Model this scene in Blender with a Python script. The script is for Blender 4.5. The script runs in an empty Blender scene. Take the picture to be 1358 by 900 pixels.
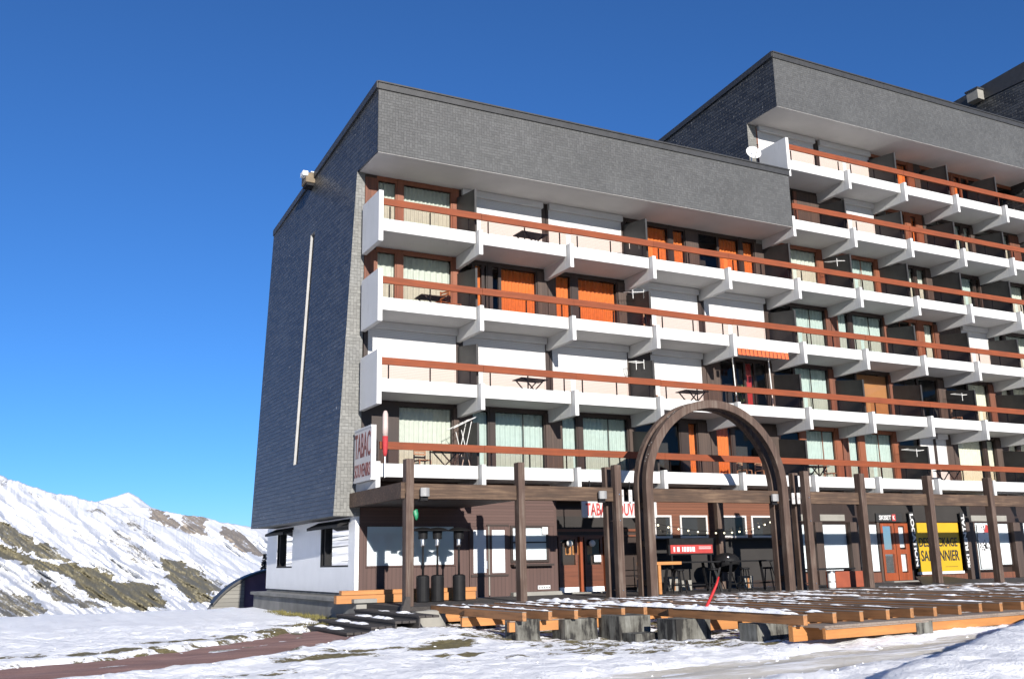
import bpy, bmesh, math, random
from mathutils import Vector, Matrix, noise
R = math.radians
rnd = random.Random(7)
sc = bpy.context.scene
COL = sc.collection
# ------------------------------------------------------------------ helpers
class MB:
    """collects shapes into one bmesh"""
    def __init__(s): s.bm = bmesh.new()
    def quad(s, *p):
        return s.bm.faces.new([s.bm.verts.new(q) for q in p])
    def box(s, x0, x1, y0, y1, z0, z1):
        v = [s.bm.verts.new(q) for q in ((x0,y0,z0),(x1,y0,z0),(x1,y1,z0),(x0,y1,z0),(x0,y0,z1),(x1,y0,z1),(x1,y1,z1),(x0,y1,z1))]
        for f in ((3,2,1,0),(4,5,6,7),(0,1,5,4),(1,2,6,5),(2,3,7,6),(3,0,4,7)): s.bm.faces.new([v[i] for i in f])
        return s
    def bar(s, a, b, w, h=None, up=(0,0,1)):
        """square bar from a to b, width w, height h"""
        a = Vector(a); b = Vector(b); h = h or w
        d = (b-a).normalized(); u = Vector(up)
        if abs(d.dot(u)) > .98: u = Vector((0,1,0))
        r = d.cross(u).normalized()*w/2; u = r.cross(d).normalized()*h/2
        v = [s.bm.verts.new(q) for q in (a-r-u,a+r-u,a+r+u,a-r+u,b-r-u,b+r-u,b+r+u,b-r+u)]
        for f in ((3,2,1,0),(4,5,6,7),(0,1,5,4),(1,2,6,5),(2,3,7,6),(3,0,4,7)): s.bm.faces.new([v[i] for i in f])
        return s
    def prism(s, pts, y0, y1):
        """outline in (x, z), extruded along y"""
        n = len(pts)
        a = [s.bm.verts.new((x,y0,z)) for x,z in pts]; b = [s.bm.verts.new((x,y1,z)) for x,z in pts]
        s.bm.faces.new(a); s.bm.faces.new(b[::-1])
        for i in range(n): s.bm.faces.new((a[i],b[i],b[(i+1)%n],a[(i+1)%n]))
        return s
    def tube(s, pts, r, n=8, cap=True):
        pts = [Vector(p) for p in pts]; rings = []
        rr = r if isinstance(r,(list,tuple)) else [r]*len(pts)
        for i,p in enumerate(pts):
            d = (pts[min(i+1,len(pts)-1)]-pts[max(i-1,0)]).normalized()
            u = Vector((0,0,1)) if abs(d.z) < .9 else Vector((0,1,0))
            a = d.cross(u).normalized(); b = d.cross(a)
            rings.append([s.bm.verts.new(p+(a*math.cos(t)+b*math.sin(t))*rr[i]) for t in [2*math.pi*k/n for k in range(n)]])
        for A,B in zip(rings, rings[1:]):
            for k in range(n): s.bm.faces.new((A[k],A[(k+1)%n],B[(k+1)%n],B[k]))
        if cap: s.bm.faces.new(rings[0][::-1]); s.bm.faces.new(rings[-1])
        return s
    def lathe(s, prof, c=(0,0,0), n=20):
        rings = []
        for r,z in prof:
            rings.append([s.bm.verts.new((c[0]+r*math.cos(2*math.pi*k/n), c[1]+r*math.sin(2*math.pi*k/n), c[2]+z)) for k in range(n)])
        for A,B in zip(rings, rings[1:]):
            for k in range(n): s.bm.faces.new((A[k],A[(k+1)%n],B[(k+1)%n],B[k]))
        s.bm.faces.new(rings[0][::-1]); s.bm.faces.new(rings[-1])
        return s
    def ball(s, c, r, sub=1, sc=(1,1,1)):
        bmesh.ops.create_icosphere(s.bm, subdivisions=sub, radius=r, matrix=Matrix.Translation(c)@Matrix.Diagonal((*sc,1)))
        return s
    def sheet(s, f, nu, nv):
        V = [[s.bm.verts.new(f(i/nu, j/nv)) for j in range(nv+1)] for i in range(nu+1)]
        for i in range(nu):
            for j in range(nv): s.bm.faces.new((V[i][j],V[i+1][j],V[i+1][j+1],V[i][j+1]))
        return s
    def build(s, name, mat, parent=None, bevel=0, smooth=False, recalc=True):
        if recalc: bmesh.ops.recalc_face_normals(s.bm, faces=s.bm.faces)
        me = bpy.data.meshes.new(name); s.bm.to_mesh(me); s.bm.free()
        if smooth:
            for p in me.polygons: p.use_smooth = True
        me.materials.append(mat)
        o = bpy.data.objects.new(name, me); COL.objects.link(o)
        if parent is not None:
            o.parent = parent
            o.matrix_parent_inverse = chain(parent).inverted()
        if bevel:
            m = o.modifiers.new('bevel','BEVEL'); m.width = bevel; m.segments = 2; m.limit_method = 'ANGLE'
        return o
def chain(o):
    """world matrix of an object, before the depsgraph has run"""
    if o.parent is None: return o.matrix_basis.copy()
    return chain(o.parent) @ o.matrix_parent_inverse @ o.matrix_basis
def tag(o, label=None, cat=None, group=None, kind=None):
    if label: o['label'] = label
    if cat: o['category'] = cat
    if group: o['group'] = group
    if kind: o['kind'] = kind
    return o
def thing(name, loc, label, cat, group=None, rz=0):
    o = bpy.data.objects.new(name, None); COL.objects.link(o)
    o.location = loc; o.rotation_euler = (0,0,rz); o.empty_display_size = .2
    return tag(o, label, cat, group)
def copy_thing(src, loc=None, rz=None, label=None):
    """the thing, its parts and sub-parts; parts are modelled in local coordinates of a thing at the origin"""
    def rec(o, par):
        c = o.copy(); COL.objects.link(c)
        if par is not None: c.parent = par
        for ch in o.children: rec(ch, c)
        return c
    c = rec(src, None)
    if loc is not None: c.location = loc
    if rz is not None: c.rotation_euler = (0,0,rz)
    if label: c['label'] = label
    return c
# ------------------------------------------------------------------ materials
def nodes(name):
    m = bpy.data.materials.new(name); m.use_nodes = True
    nt = m.node_tree; b = nt.nodes['Principled BSDF']
    return m, nt, b
def L(nt, a, b): nt.links.new(a, b)
def coords(nt, scale=(1,1,1), kind='Object', rot=(0,0,0)):
    t = nt.nodes.new('ShaderNodeTexCoord'); mp = nt.nodes.new('ShaderNodeMapping')
    mp.inputs['Scale'].default_value = scale; mp.inputs['Rotation'].default_value = rot
    L(nt, t.outputs[kind], mp.inputs['Vector']); return mp.outputs['Vector']
def noise_tex(nt, vec, scale, detail=4, rough=.55):
    n = nt.nodes.new('ShaderNodeTexNoise'); n.inputs['Scale'].default_value = scale
    n.inputs['Detail'].default_value = detail; n.inputs['Roughness'].default_value = rough
    L(nt, vec, n.inputs['Vector']); return n.outputs['Fac']
def ramp(nt, fac, stops):
    r = nt.nodes.new('ShaderNodeValToRGB'); e = r.color_ramp.elements
    while len(e) < len(stops): e.new(.5)
    for el,(p,c) in zip(e, stops): el.position = p; el.color = (*c,1) if len(c) == 3 else c
    L(nt, fac, r.inputs['Fac']); return r.outputs['Color']
def bump(nt, b, h, strength=.3, dist=.02):
    n = nt.nodes.new('ShaderNodeBump'); n.inputs['Strength'].default_value = strength; n.inputs['Distance'].default_value = dist
    L(nt, h, n.inputs['Height']); L(nt, n.outputs['Normal'], b.inputs['Normal'])
def math_n(nt, op, a, b=None, clamp=False):
    n = nt.nodes.new('ShaderNodeMath'); n.operation = op; n.use_clamp = clamp
    for i,v in enumerate((a,b)):
        if v is None: continue
        if isinstance(v,(int,float)): n.inputs[i].default_value = v
        else: L(nt, v, n.inputs[i])
    return n.outputs[0]
def mixc(nt, fac, a, b):
    n = nt.nodes.new('ShaderNodeMix'); n.data_type = 'RGBA'
    for sock,v in ((n.inputs['Factor'],fac),(n.inputs['A'],a),(n.inputs['B'],b)):
        if isinstance(v,(int,float)): sock.default_value = v
        elif isinstance(v,(tuple,list)): sock.default_value = (*v[:3],1)
        else: L(nt, v, sock)
    return n.outputs['Result']
def flat(name, c, rough=.7, var=.12, scale=3, bmp=.1, metallic=0, detail=4, sc3=(1,1,1)):
    m, nt, b = nodes(name)
    v = coords(nt, sc3); n = noise_tex(nt, v, scale, detail)
    lo = tuple(x*(1-var) for x in c); hi = tuple(min(1,x*(1+var)) for x in c)
    L(nt, ramp(nt, n, [(.3,lo),(.7,hi)]), b.inputs['Base Color'])
    b.inputs['Roughness'].default_value = rough; b.inputs['Metallic'].default_value = metallic
    if bmp:
        n2 = noise_tex(nt, v, scale*12, 3); bump(nt, b, n2, bmp, .01)
    return m
def wood(name, c, dark=.55, axis=0, rough=.75, grain=30, bmp=.25, knots=None):
    """grain runs along the given axis"""
    m, nt, b = nodes(name)
    s = [grain,grain,grain]; s[axis] = grain*.05
    v = coords(nt, tuple(s)); n = noise_tex(nt, v, 1, 6, .65)
    v2 = coords(nt, (1,1,1)); n2 = noise_tex(nt, v2, 1.3, 3)
    f = math_n(nt, 'ADD', math_n(nt, 'MULTIPLY', n, .65), math_n(nt, 'MULTIPLY', n2, .35))
    L(nt, ramp(nt, f, [(.32,tuple(x*dark for x in c)),(.5,c),(.68,tuple(min(1,x*1.3) for x in (knots or c)))]), b.inputs['Base Color'])
    b.inputs['Roughness'].default_value = rough
    bump(nt, b, n, bmp, .012)
    return m
def planks(name, c, pitch=.12, axis='z', var=.2, rough=.7):
    """boards with thin dark grooves; the boards repeat along the axis"""
    m, nt, b = nodes(name)
    t = nt.nodes.new('ShaderNodeTexCoord'); sp = nt.nodes.new('ShaderNodeSeparateXYZ'); L(nt, t.outputs['Object'], sp.inputs[0])
    q = math_n(nt, 'DIVIDE', sp.outputs['XYZ'.index(axis.upper())], pitch)
    fr = math_n(nt, 'FRACT', q); fl = math_n(nt, 'FLOOR', q)
    w = nt.nodes.new('ShaderNodeTexWhiteNoise'); w.noise_dimensions = '1D'; L(nt, fl, w.inputs['W'])
    n = noise_tex(nt, coords(nt, (3,3,.6) if axis != 'z' else (.6,3,12)), 3, 5)
    f = math_n(nt, 'ADD', math_n(nt, 'MULTIPLY', w.outputs['Value'], .5), math_n(nt, 'MULTIPLY', n, .5))
    col = ramp(nt, f, [(.2,tuple(x*(1-var) for x in c)),(.8,tuple(min(1,x*(1+var)) for x in c))])
    g = math_n(nt, 'LESS_THAN', fr, .07)
    L(nt, mixc(nt, g, col, tuple(x*.3 for x in c)), b.inputs['Base Color'])
    b.inputs['Roughness'].default_value = rough
    bump(nt, b, math_n(nt, 'ADD', math_n(nt, 'MULTIPLY', g, -1), math_n(nt,'MULTIPLY',n,.15)), .5, .012)
    return m
def slate(name, plane, c, w, h, rough, contrast=.12, mosaic=False, lap=.5, depth=.8, glints=False, diamond=False):
    """small slates; the mosaic kind mixes lying and standing tiles cell by cell"""
    m, nt, b = nodes(name)
    t = nt.nodes.new('ShaderNodeTexCoord'); sp = nt.nodes.new('ShaderNodeSeparateXYZ'); L(nt, t.outputs['Object'], sp.inputs[0])
    U, Z = sp.outputs[plane], sp.outputs['Z']
    if diamond: U, Z = math_n(nt,'MULTIPLY',math_n(nt,'ADD',U,Z),.7071), math_n(nt,'MULTIPLY',math_n(nt,'SUBTRACT',Z,U),.7071)
    def brick(a, z, w, h):
        cb = nt.nodes.new('ShaderNodeCombineXYZ'); L(nt, a, cb.inputs[0]); L(nt, z, cb.inputs[1])
        br = nt.nodes.new('ShaderNodeTexBrick'); L(nt, cb.outputs[0], br.inputs['Vector'])
        br.inputs['Scale'].default_value = 1; br.inputs['Brick Width'].default_value = w; br.inputs['Row Height'].default_value = h
        br.inputs['Mortar Size'].default_value = .010 if mosaic else .016; br.inputs['Mortar Smooth'].default_value = .6
        br.inputs['Color1'].default_value = (*[x*(1-contrast) for x in c],1); br.inputs['Color2'].default_value = (*[x*(1+contrast) for x in c],1)
        br.inputs['Mortar'].default_value = (*[x*.62 for x in c],1); return br
    A = brick(U, Z, w, h); col, fac = A.outputs['Color'], A.outputs['Fac']
    if mosaic:
        B = brick(Z, U, w, h)
        cb = nt.nodes.new('ShaderNodeCombineXYZ')
        L(nt, math_n(nt,'FLOOR',math_n(nt,'DIVIDE',U,w)), cb.inputs[0]); L(nt, math_n(nt,'FLOOR',math_n(nt,'DIVIDE',Z,w)), cb.inputs[1])
        wn = nt.nodes.new('ShaderNodeTexWhiteNoise'); wn.noise_dimensions = '2D'; L(nt, cb.outputs[0], wn.inputs['Vector'])
        k = math_n(nt,'GREATER_THAN',wn.outputs['Value'],.5)
        col = mixc(nt, k, col, B.outputs['Color'])
        mf = nt.nodes.new('ShaderNodeMix'); L(nt, k, mf.inputs['Factor']); L(nt, fac, mf.inputs['A']); L(nt, B.outputs['Fac'], mf.inputs['B']); fac = mf.outputs['Result']
    n = noise_tex(nt, coords(nt), .45, 6, .62); n2 = noise_tex(nt, coords(nt), 11, 4)
    k = ramp(nt, math_n(nt,'ADD',math_n(nt,'MULTIPLY',n,.55),math_n(nt,'MULTIPLY',n2,.45)), [(.3,(.72,.72,.72)),(.7,(1.28,1.28,1.28))])
    mu = nt.nodes.new('ShaderNodeMix'); mu.data_type = 'RGBA'; mu.blend_type = 'MULTIPLY'; mu.inputs['Factor'].default_value = 1
    L(nt, col, mu.inputs['A']); L(nt, k, mu.inputs['B']); res = mu.outputs['Result']
    if glints: res = mixc(nt, ramp(nt, noise_tex(nt, coords(nt), 7.5, 2), [(.735,(0,0,0)),(.75,(1,1,1))]), res, (.42,.42,.4))  # pale spots put the sparkle of grazing sun into the slate colour
    L(nt, res, b.inputs['Base Color'])
    b.inputs['Roughness'].default_value = rough
    fr = math_n(nt, 'FRACT', math_n(nt, 'DIVIDE', Z, h))
    hh = math_n(nt, 'SUBTRACT', math_n(nt, 'MULTIPLY', fr, -lap), math_n(nt,'MULTIPLY',fac,1.4))
    bump(nt, b, math_n(nt, 'ADD', hh, math_n(nt, 'MULTIPLY', n2, .5)), depth, .015)
    return m
def glass(name, tint=(1,1,1), refl=.12, rough=.02, fres=True):
    m = bpy.data.materials.new(name); m.use_nodes = True; nt = m.node_tree; nt.nodes.clear()
    o = nt.nodes.new('ShaderNodeOutputMaterial'); t = nt.nodes.new('ShaderNodeBsdfTransparent'); g = nt.nodes.new('ShaderNodeBsdfGlossy')
    t.inputs['Color'].default_value = (*tint,1); g.inputs['Roughness'].default_value = rough
    fz = nt.nodes.new('ShaderNodeFresnel'); fz.inputs['IOR'].default_value = 1.5
    mx = nt.nodes.new('ShaderNodeMixShader')
    n = nt.nodes.new('ShaderNodeTexNoise'); n.inputs['Scale'].default_value = 1.7
    bp = nt.nodes.new('ShaderNodeBump'); bp.inputs['Strength'].default_value = .04; L(nt, n.outputs['Fac'], bp.inputs['Height']); L(nt, bp.outputs['Normal'], g.inputs['Normal'])
    f = math_n(nt, 'ADD', fz.outputs[0] if fres else 0.04, refl-.04, True)
    L(nt, f, mx.inputs['Fac']); L(nt, t.outputs[0], mx.inputs[1]); L(nt, g.outputs[0], mx.inputs[2]); L(nt, mx.outputs[0], o.inputs['Surface'])
    return m
def emit(name, c, s):
    m, nt, b = nodes(name); b.inputs['Base Color'].default_value = (*c,1)
    b.inputs['Emission Color'].default_value = (*c,1); b.inputs['Emission Strength'].default_value = s; return m

M = {}
def white_concrete():
    m, nt, b = nodes('white_painted_concrete')
    n = noise_tex(nt, coords(nt), 1.2, 5); base = ramp(nt, n, [(.3,(.44,.44,.43)),(.7,(.48,.48,.475))])
    g = nt.nodes.new('ShaderNodeNewGeometry'); mp = nt.nodes.new('ShaderNodeMapping'); mp.inputs['Scale'].default_value = (5,5,.55); L(nt, g.outputs['Position'], mp.inputs['Vector'])
    st = noise_tex(nt, mp.outputs[0], 1.6, 6, .7)
    L(nt, mixc(nt, ramp(nt, st, [(.60,(0,0,0)),(.80,(.75,.75,.75))]), base, (.17,.16,.145)), b.inputs['Base Color'])
    b.inputs['Roughness'].default_value = .7; bump(nt, b, noise_tex(nt, coords(nt), 16, 4), .15, .01); return m
M['white'] = white_concrete()
M['soffit'] = flat('pale_soffit_paint', (.44,.43,.415), .8, .10, .5, .05)
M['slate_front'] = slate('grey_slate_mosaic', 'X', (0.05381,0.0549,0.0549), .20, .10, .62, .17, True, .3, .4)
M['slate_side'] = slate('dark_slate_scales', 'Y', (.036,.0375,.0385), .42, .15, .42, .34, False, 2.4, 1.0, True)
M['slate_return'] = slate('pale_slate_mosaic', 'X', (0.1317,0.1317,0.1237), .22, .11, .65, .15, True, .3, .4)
M['slot'] = flat('pale_slot_lining', (.27,.27,.265), .8, .12, 2)
M['trim'] = flat('dark_zinc_trim', (0.0273,0.0273,0.0273), .5, .2, 4, .1)
M['roof'] = flat('roof_felt', (.12,.12,.12), .9)
M['reveal'] = flat('pale_concrete_reveal', (0.189,0.1827,0.1638), .8, .12, 2)
M['rail'] = wood('red_brown_rail_wood', (.152,.030,.0045), .72, 0, .75, 18, .12)
M['black'] = flat('black_metal', (.009,.009,.010), .6, .2, 5, .05)
M['dark'] = flat('dark_interior', (.018,.016,.015), .9, .2, 1, 0)
M['frame'] = wood('dark_brown_window_frame', (0.01911,0.009828,0.006552), .7, 2, .55, 25, .1)
M['frame_red'] = wood('red_brown_window_frame', (0.1499,0.04712,0.01999), .75, 2, .55, 25, .1)
M['panel'] = planks('brown_cladding_panel', (0.04998,0.03213,0.02428), .11, 'x')
M['panel_red'] = planks('red_brown_cladding_panel', (0.1092,0.0378,0.01932), .11, 'x')
M['part'] = flat('dark_partition_board', (0.02141,0.02029,0.01972), .6, .25, 3, .1)
M['shutter'] = planks('white_roller_shutter', (.47,.47,.465), .055, 'z', .01, .5)
M['shutbox'] = flat('white_shutter_box', (0.42,0.42,0.42), .5, .04, 3, .02)
M['curtain'] = flat('pale_net_curtain', (0.3554,0.372,0.3306), .9, .06, 6, .1)
M['curtain_blue'] = flat('pale_green_curtain', (0.2903,0.3467,0.3266), .9, .06, 6, .1)
M['curtain_warm'] = flat('cream_curtain', (0.4354,0.4264,0.3447), .9, .06, 6, .1)
M['orange_cloth'] = flat('orange_curtain', (0.42,0.105,0.01344), .85, .12, 8, .1)
M['awning'] = flat('red_orange_awning', (.46,.085,.022), .8, .1, 6, .1)
M['tan'] = flat('tan_blind', (0.2436,0.105,0.0336), .8, .08, 2, .05)
M['red_cloth'] = flat('red_cloth', (0.2688,0.01008,0.0126), .8, .1, 4, .05)
M['pane'] = glass('window_glass', (.93,.95,.94), .02)
M['tint'] = glass('rose_tinted_balcony_glass', (.85,.705,.64), .015, .1, False)
M['side_glass'] = glass('reflective_side_window', (.55,.58,.6), .42)
M['shopglass'] = glass('shop_window_glass', (.9,.92,.93), .03)
M['whiteboard'] = flat('white_blind_behind_glass', (0.5208,0.546,0.5628), .8, .03, 1, 0)
M['sidewall'] = flat('white_metal_wall_panels', (0.672,0.6804,0.6888), .42, .04, 1.5, .03)
M['plinth'] = flat('grey_concrete_plinth', (0.168,0.1638,0.1512), .85, .25, 1.4, .3)
M['brownwall'] = planks('brown_vertical_boarding', (0.06216,0.03276,0.02688), .14, 'x', .1)
M['siding'] = planks('brown_horizontal_siding', (0.06552,0.03528,0.0294), .10, 'z', .12)
M['siding_red'] = planks('red_brown_horizontal_siding', (0.105,0.03612,0.0168), .12, 'z', .15)
M['door_wood'] = wood('varnished_door_wood', (0.1092,0.03528,0.0168), .55, 0, .45, 14, .1)
M['door_orange'] = wood('orange_varnished_door_wood', (0.1974,0.042,0.01008), .7, 2, .45, 18, .1)
M['beam'] = wood('weathered_brown_beam', (.055,.031,.018), .45, 0, .8, 16, .4, (.11,.07,.042))
M['post'] = wood('weathered_brown_post', (.064,.038,.027), .45, 2, .8, 16, .4, (.10,.08,.065))
M['timber'] = wood('fresh_orange_timber', (.32,.135,.038), .8, 0, .65, 14, .15)
M['joist'] = wood('joist_orange_timber', (.25,.115,.042), .45, 1, .7, 14, .25)
M['joist_top'] = wood('weathered_joist_top', (0.1808,0.1446,0.1191), .5, 1, .85, 14, .35, (.16,.135,.115))
M['oldwood'] = wood('blackened_tread_wood', (.035,.03,.028), .6, 1, .85, 14, .4)
M['pier'] = None
M['vent_brown'] = flat('brown_vent_boards', (.13,.10,.065), .8, .2, 5)
M['plank_grey'] = planks('grey_weathered_planks', (.14,.135,.12), .2, 'z', .25)
M['violet'] = flat('violet_tinted_wall', (.10,.06,.10), .7, .2, 2)
M['black'].node_tree.nodes['Principled BSDF'].inputs['Specular IOR Level'].default_value = .15
M['metal'] = flat('brushed_steel', (.55,.55,.55), .3, .1, 10, 0, 1)
M['grey_lamp'] = flat('grey_lamp_housing', (.2,.2,.2), .6, .1, 6, 0)
M['wire'] = flat('white_coated_wire', (.6,.6,.58), .5, .03, 5, 0)
M['red_paint'] = flat('red_sign_paint', (0.3024,0.0294,0.0252), .55, .1, 5, 0)
M['redbrown_paint'] = flat('faded_red_letters', (0.1344,0.042,0.03528), .7, .2, 8, 0)
M['sign_white'] = flat('white_sign_panel', (0.42,0.4032,0.3948), .6, .05, 2, 0)
M['black_paint'] = flat('black_print', (.012,.012,.012), .6, .1, 5, 0)
M['yellow'] = flat('yellow_banner', (0.3864,0.2394,0.00336), .6, .04, 2, .03)
M['pale_paint'] = flat('white_print', (0.462,0.462,0.462), .6, .02, 4, 0)
M['rust'] = flat('rust_red_board', (0.1974,0.042,0.0168), .75, .12, 3, .1)
M['dishw'] = flat('white_dish', (.62,.62,.6), .5, .03, 3, 0)
M['parasol_red'] = flat('red_parasol_cloth', (0.3024,0.021,0.0252), .8, .1, 6, .1)
M['parasol_white'] = flat('white_parasol_cloth', (0.4032,0.3192,0.294), .8, .08, 6, .1)
M['plastic_green'] = flat('green_plastic', (.012,.16,.07), .5, .2, 12, 0)
M['redpipe'] = flat('red_plastic_pipe', (0.378,0.0168,0.0168), .4, .05, 5, 0)
M['leaf'] = flat('green_leaf', (.05,.09,.03), .7, .3, 8, 0)
M['needle'] = flat('dark_needles', (.012,.022,.03), .9, .3, 6, 0)
M['bulb'] = emit('lit_bulb', (1,.9,.62), 1.2)
M['chair_wood'] = wood('orange_chair_wood', (0.252,0.084,0.02352), .7, 2, .6, 20, .1)
M['wicker'] = flat('pale_wicker', (0.2856,0.1764,0.1092), .8, .15, 20, .2)
def pier_mat():
    m, nt, b = nodes('stained_concrete')
    v = coords(nt, (7,7,.9)); n = noise_tex(nt, v, 1, 6, .7); n2 = noise_tex(nt, coords(nt), 2.2, 4)
    c = ramp(nt, math_n(nt,'ADD',math_n(nt,'MULTIPLY',n,.6),math_n(nt,'MULTIPLY',n2,.4)), [(.44,(.012,.011,.010)),(.50,(.075,.073,.063)),(.62,(.15,.15,.135))])
    L(nt, c, b.inputs['Base Color']); b.inputs['Roughness'].default_value = .9
    bump(nt, b, n, .4, .02); return m
M['pier'] = pier_mat()
def snow_col(nt, vec):
    return ramp(nt, noise_tex(nt, vec, 1.1, 5), [(.3,(.86,.87,.89)),(.7,(.94,.945,.95))])
def snow_mat():
    m, nt, b = nodes('snow')
    v = coords(nt); L(nt, snow_col(nt, v), b.inputs['Base Color']); b.inputs['Roughness'].default_value = .6
    bump(nt, b, noise_tex(nt, v, 18, 5, .7), .5, .03); return m
M['snow'] = snow_mat()
def ground_mat():
    """snow over turf; the vertex attribute 'bare' says how thin the snow is, noise breaks its edge"""
    m, nt, b = nodes('snow_over_turf')
    v = coords(nt)
    at = nt.nodes.new('ShaderNodeAttribute'); at.attribute_name = 'bare'
    ns = math_n(nt,'ADD',math_n(nt,'MULTIPLY',noise_tex(nt, coords(nt,(1,2.2,1)), 1.6, 7, .68),.75),math_n(nt,'MULTIPLY',noise_tex(nt, v, 14, 4, .7),.25))
    f = math_n(nt, 'ADD', at.outputs['Fac'], math_n(nt,'MULTIPLY',math_n(nt,'SUBTRACT',ns,.5),2.6))
    f = ramp(nt, f, [(.52,(0,0,0)),(.62,(1,1,1))])
    gr = ramp(nt, noise_tex(nt, v, 9, 6, .7), [(.3,(.085,.066,.03)),(.5,(.15,.125,.05)),(.7,(.24,.20,.10))])
    dirt = noise_tex(nt, coords(nt,(1,3,1)), .9, 7, .7)
    sn = mixc(nt, ramp(nt, dirt, [(.60,(0,0,0)),(.82,(.5,.5,.5))]), snow_col(nt, v), (.5,.47,.42))
    L(nt, mixc(nt, f, sn, gr), b.inputs['Base Color']); b.inputs['Roughness'].default_value = .7
    h = math_n(nt,'ADD',math_n(nt,'MULTIPLY',noise_tex(nt, v, 5, 6, .65),1),math_n(nt,'MULTIPLY',noise_tex(nt, v, 30, 5, .75),.45))
    bump(nt, b, math_n(nt,'SUBTRACT',h,math_n(nt,'MULTIPLY',f,.5)), .8, .09)
    return m
M['ground'] = ground_mat()
def track_mat(name, a, c, snow_lo, snow_hi, stretch=(.7,2.5,1)):
    m, nt, b = nodes(name)
    v = coords(nt); n = noise_tex(nt, v, 22, 6, .75)
    n0 = noise_tex(nt, coords(nt,stretch), .8, 5, .6)
    base = ramp(nt, math_n(nt,'ADD',math_n(nt,'MULTIPLY',n,.45),math_n(nt,'MULTIPLY',n0,.55)), [(.34,a),(.5,c),(.68,tuple(min(.6,q*1.45+.02) for q in c))])
    at = nt.nodes.new('ShaderNodeAttribute'); at.attribute_name = 'edge'
    f = math_n(nt,'ADD',at.outputs['Fac'],math_n(nt,'MULTIPLY',math_n(nt,'SUBTRACT',noise_tex(nt, coords(nt,stretch), 1.5, 7, .7),.5),1.7))
    f = ramp(nt, f, [(snow_lo,(0,0,0)),(snow_hi,(1,1,1))])
    L(nt, mixc(nt, f, base, snow_col(nt, v)), b.inputs['Base Color']); b.inputs['Roughness'].default_value = .85
    bump(nt, b, math_n(nt,'ADD',n,math_n(nt,'MULTIPLY',f,.8)), .6, .03); return m
M['path'] = track_mat('red_brown_gravel', (.17,.086,.068), (.26,.145,.115), .58, .82)
M['road'] = track_mat('dirty_road_gravel', (.36,.33,.265), (.56,.52,.44), .10, .42, (.5,2.2,1))
def mountain_mat(name, rockc, grassc, thin):
    m, nt, b = nodes(name)
    at = nt.nodes.new('ShaderNodeAttribute'); at.attribute_name = 'bare'
    uv = nt.nodes.new('ShaderNodeUVMap'); uv.uv_map = 'slope'
    def UV(sx, sy, rot):
        mp = nt.nodes.new('ShaderNodeMapping'); mp.vector_type = 'POINT'
        mp.inputs['Rotation'].default_value = (0,0,rot); mp.inputs['Scale'].default_value = (1,1,1); L(nt, uv.outputs[0], mp.inputs['Vector'])
        m2 = nt.nodes.new('ShaderNodeMapping'); m2.inputs['Scale'].default_value = (sx,sy,1); L(nt, mp.outputs[0], m2.inputs['Vector']); return m2.outputs[0]
    n1 = noise_tex(nt, UV(.9,6.5,R(34)), 1, 9, .68)       # streaks running down the fall line
    n2 = noise_tex(nt, UV(1.2,1.9,R(20)), 1, 6, .6)
    n3 = noise_tex(nt, UV(9,14,R(34)), 1, 6, .75)
    ns = math_n(nt,'ADD',math_n(nt,'ADD',math_n(nt,'MULTIPLY',n1,.5),math_n(nt,'MULTIPLY',n2,.2)),math_n(nt,'MULTIPLY',n3,.3))
    f = math_n(nt,'ADD',at.outputs['Fac'],math_n(nt,'MULTIPLY',math_n(nt,'SUBTRACT',ns,.5),thin))
    f = ramp(nt, f, [(.50,(0,0,0)),(.66,(1,1,1))])
    c = mixc(nt, ramp(nt, at.outputs['Fac'], [(.45,(0,0,0)),(.8,(1,1,1))]), rockc, ramp(nt, n3, [(.3,tuple(x*.6 for x in grassc)),(.7,tuple(x*1.3 for x in grassc))]))
    sn = ramp(nt, n1, [(.3,(.50,.525,.57)),(.62,(.70,.71,.73))])  # blue-grey shading of the slope put into the snow colour, along the streaks
    L(nt, mixc(nt, f, sn, c), b.inputs['Base Color']); b.inputs['Roughness'].default_value = .85
    return m
M['mount'] = mountain_mat('snowy_slope', (.155,.15,.145), (.145,.13,.082), 1.9)
M['cliff'] = mountain_mat('snowy_cliffs', (.19,.17,.15), (.23,.195,.16), 2.6)
M['peak'] = mountain_mat('snowy_peak_surface', (.45,.43,.42), (.4,.38,.35), .5)
# ------------------------------------------------------------------ the apartment building
ZB = {'A':15.54, 'B':12.88, '1':10.21, '2':7.54, '3':4.88, '4':2.21}   # underside of each storey's brackets
B1, B2 = 3.6, 3.482
def XK(k): return k*B1 if k <= 5 else 18.0+(k-5)*B2
GY = 1.95                                                              # glazing plane
building = thing('apartment_building', (9,6,-1.2), 'stepped grey slate apartment block with rows of white balconies', 'building')
P = building
def part(mb, name, mat, par=None, **k): return mb.build(name, M[mat], par or P, **k)
def xf(z): return -.84+(min(z,13.3)-1.53)*.0525
def xb(z): return -1.10+(z-1.53)*.0385
def xs(y, z): t = min(max(y/12.46,0),1); return xf(z)*(1-t)+xb(z)*t
roofz = lambda y: 15.80-.109*y
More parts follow.
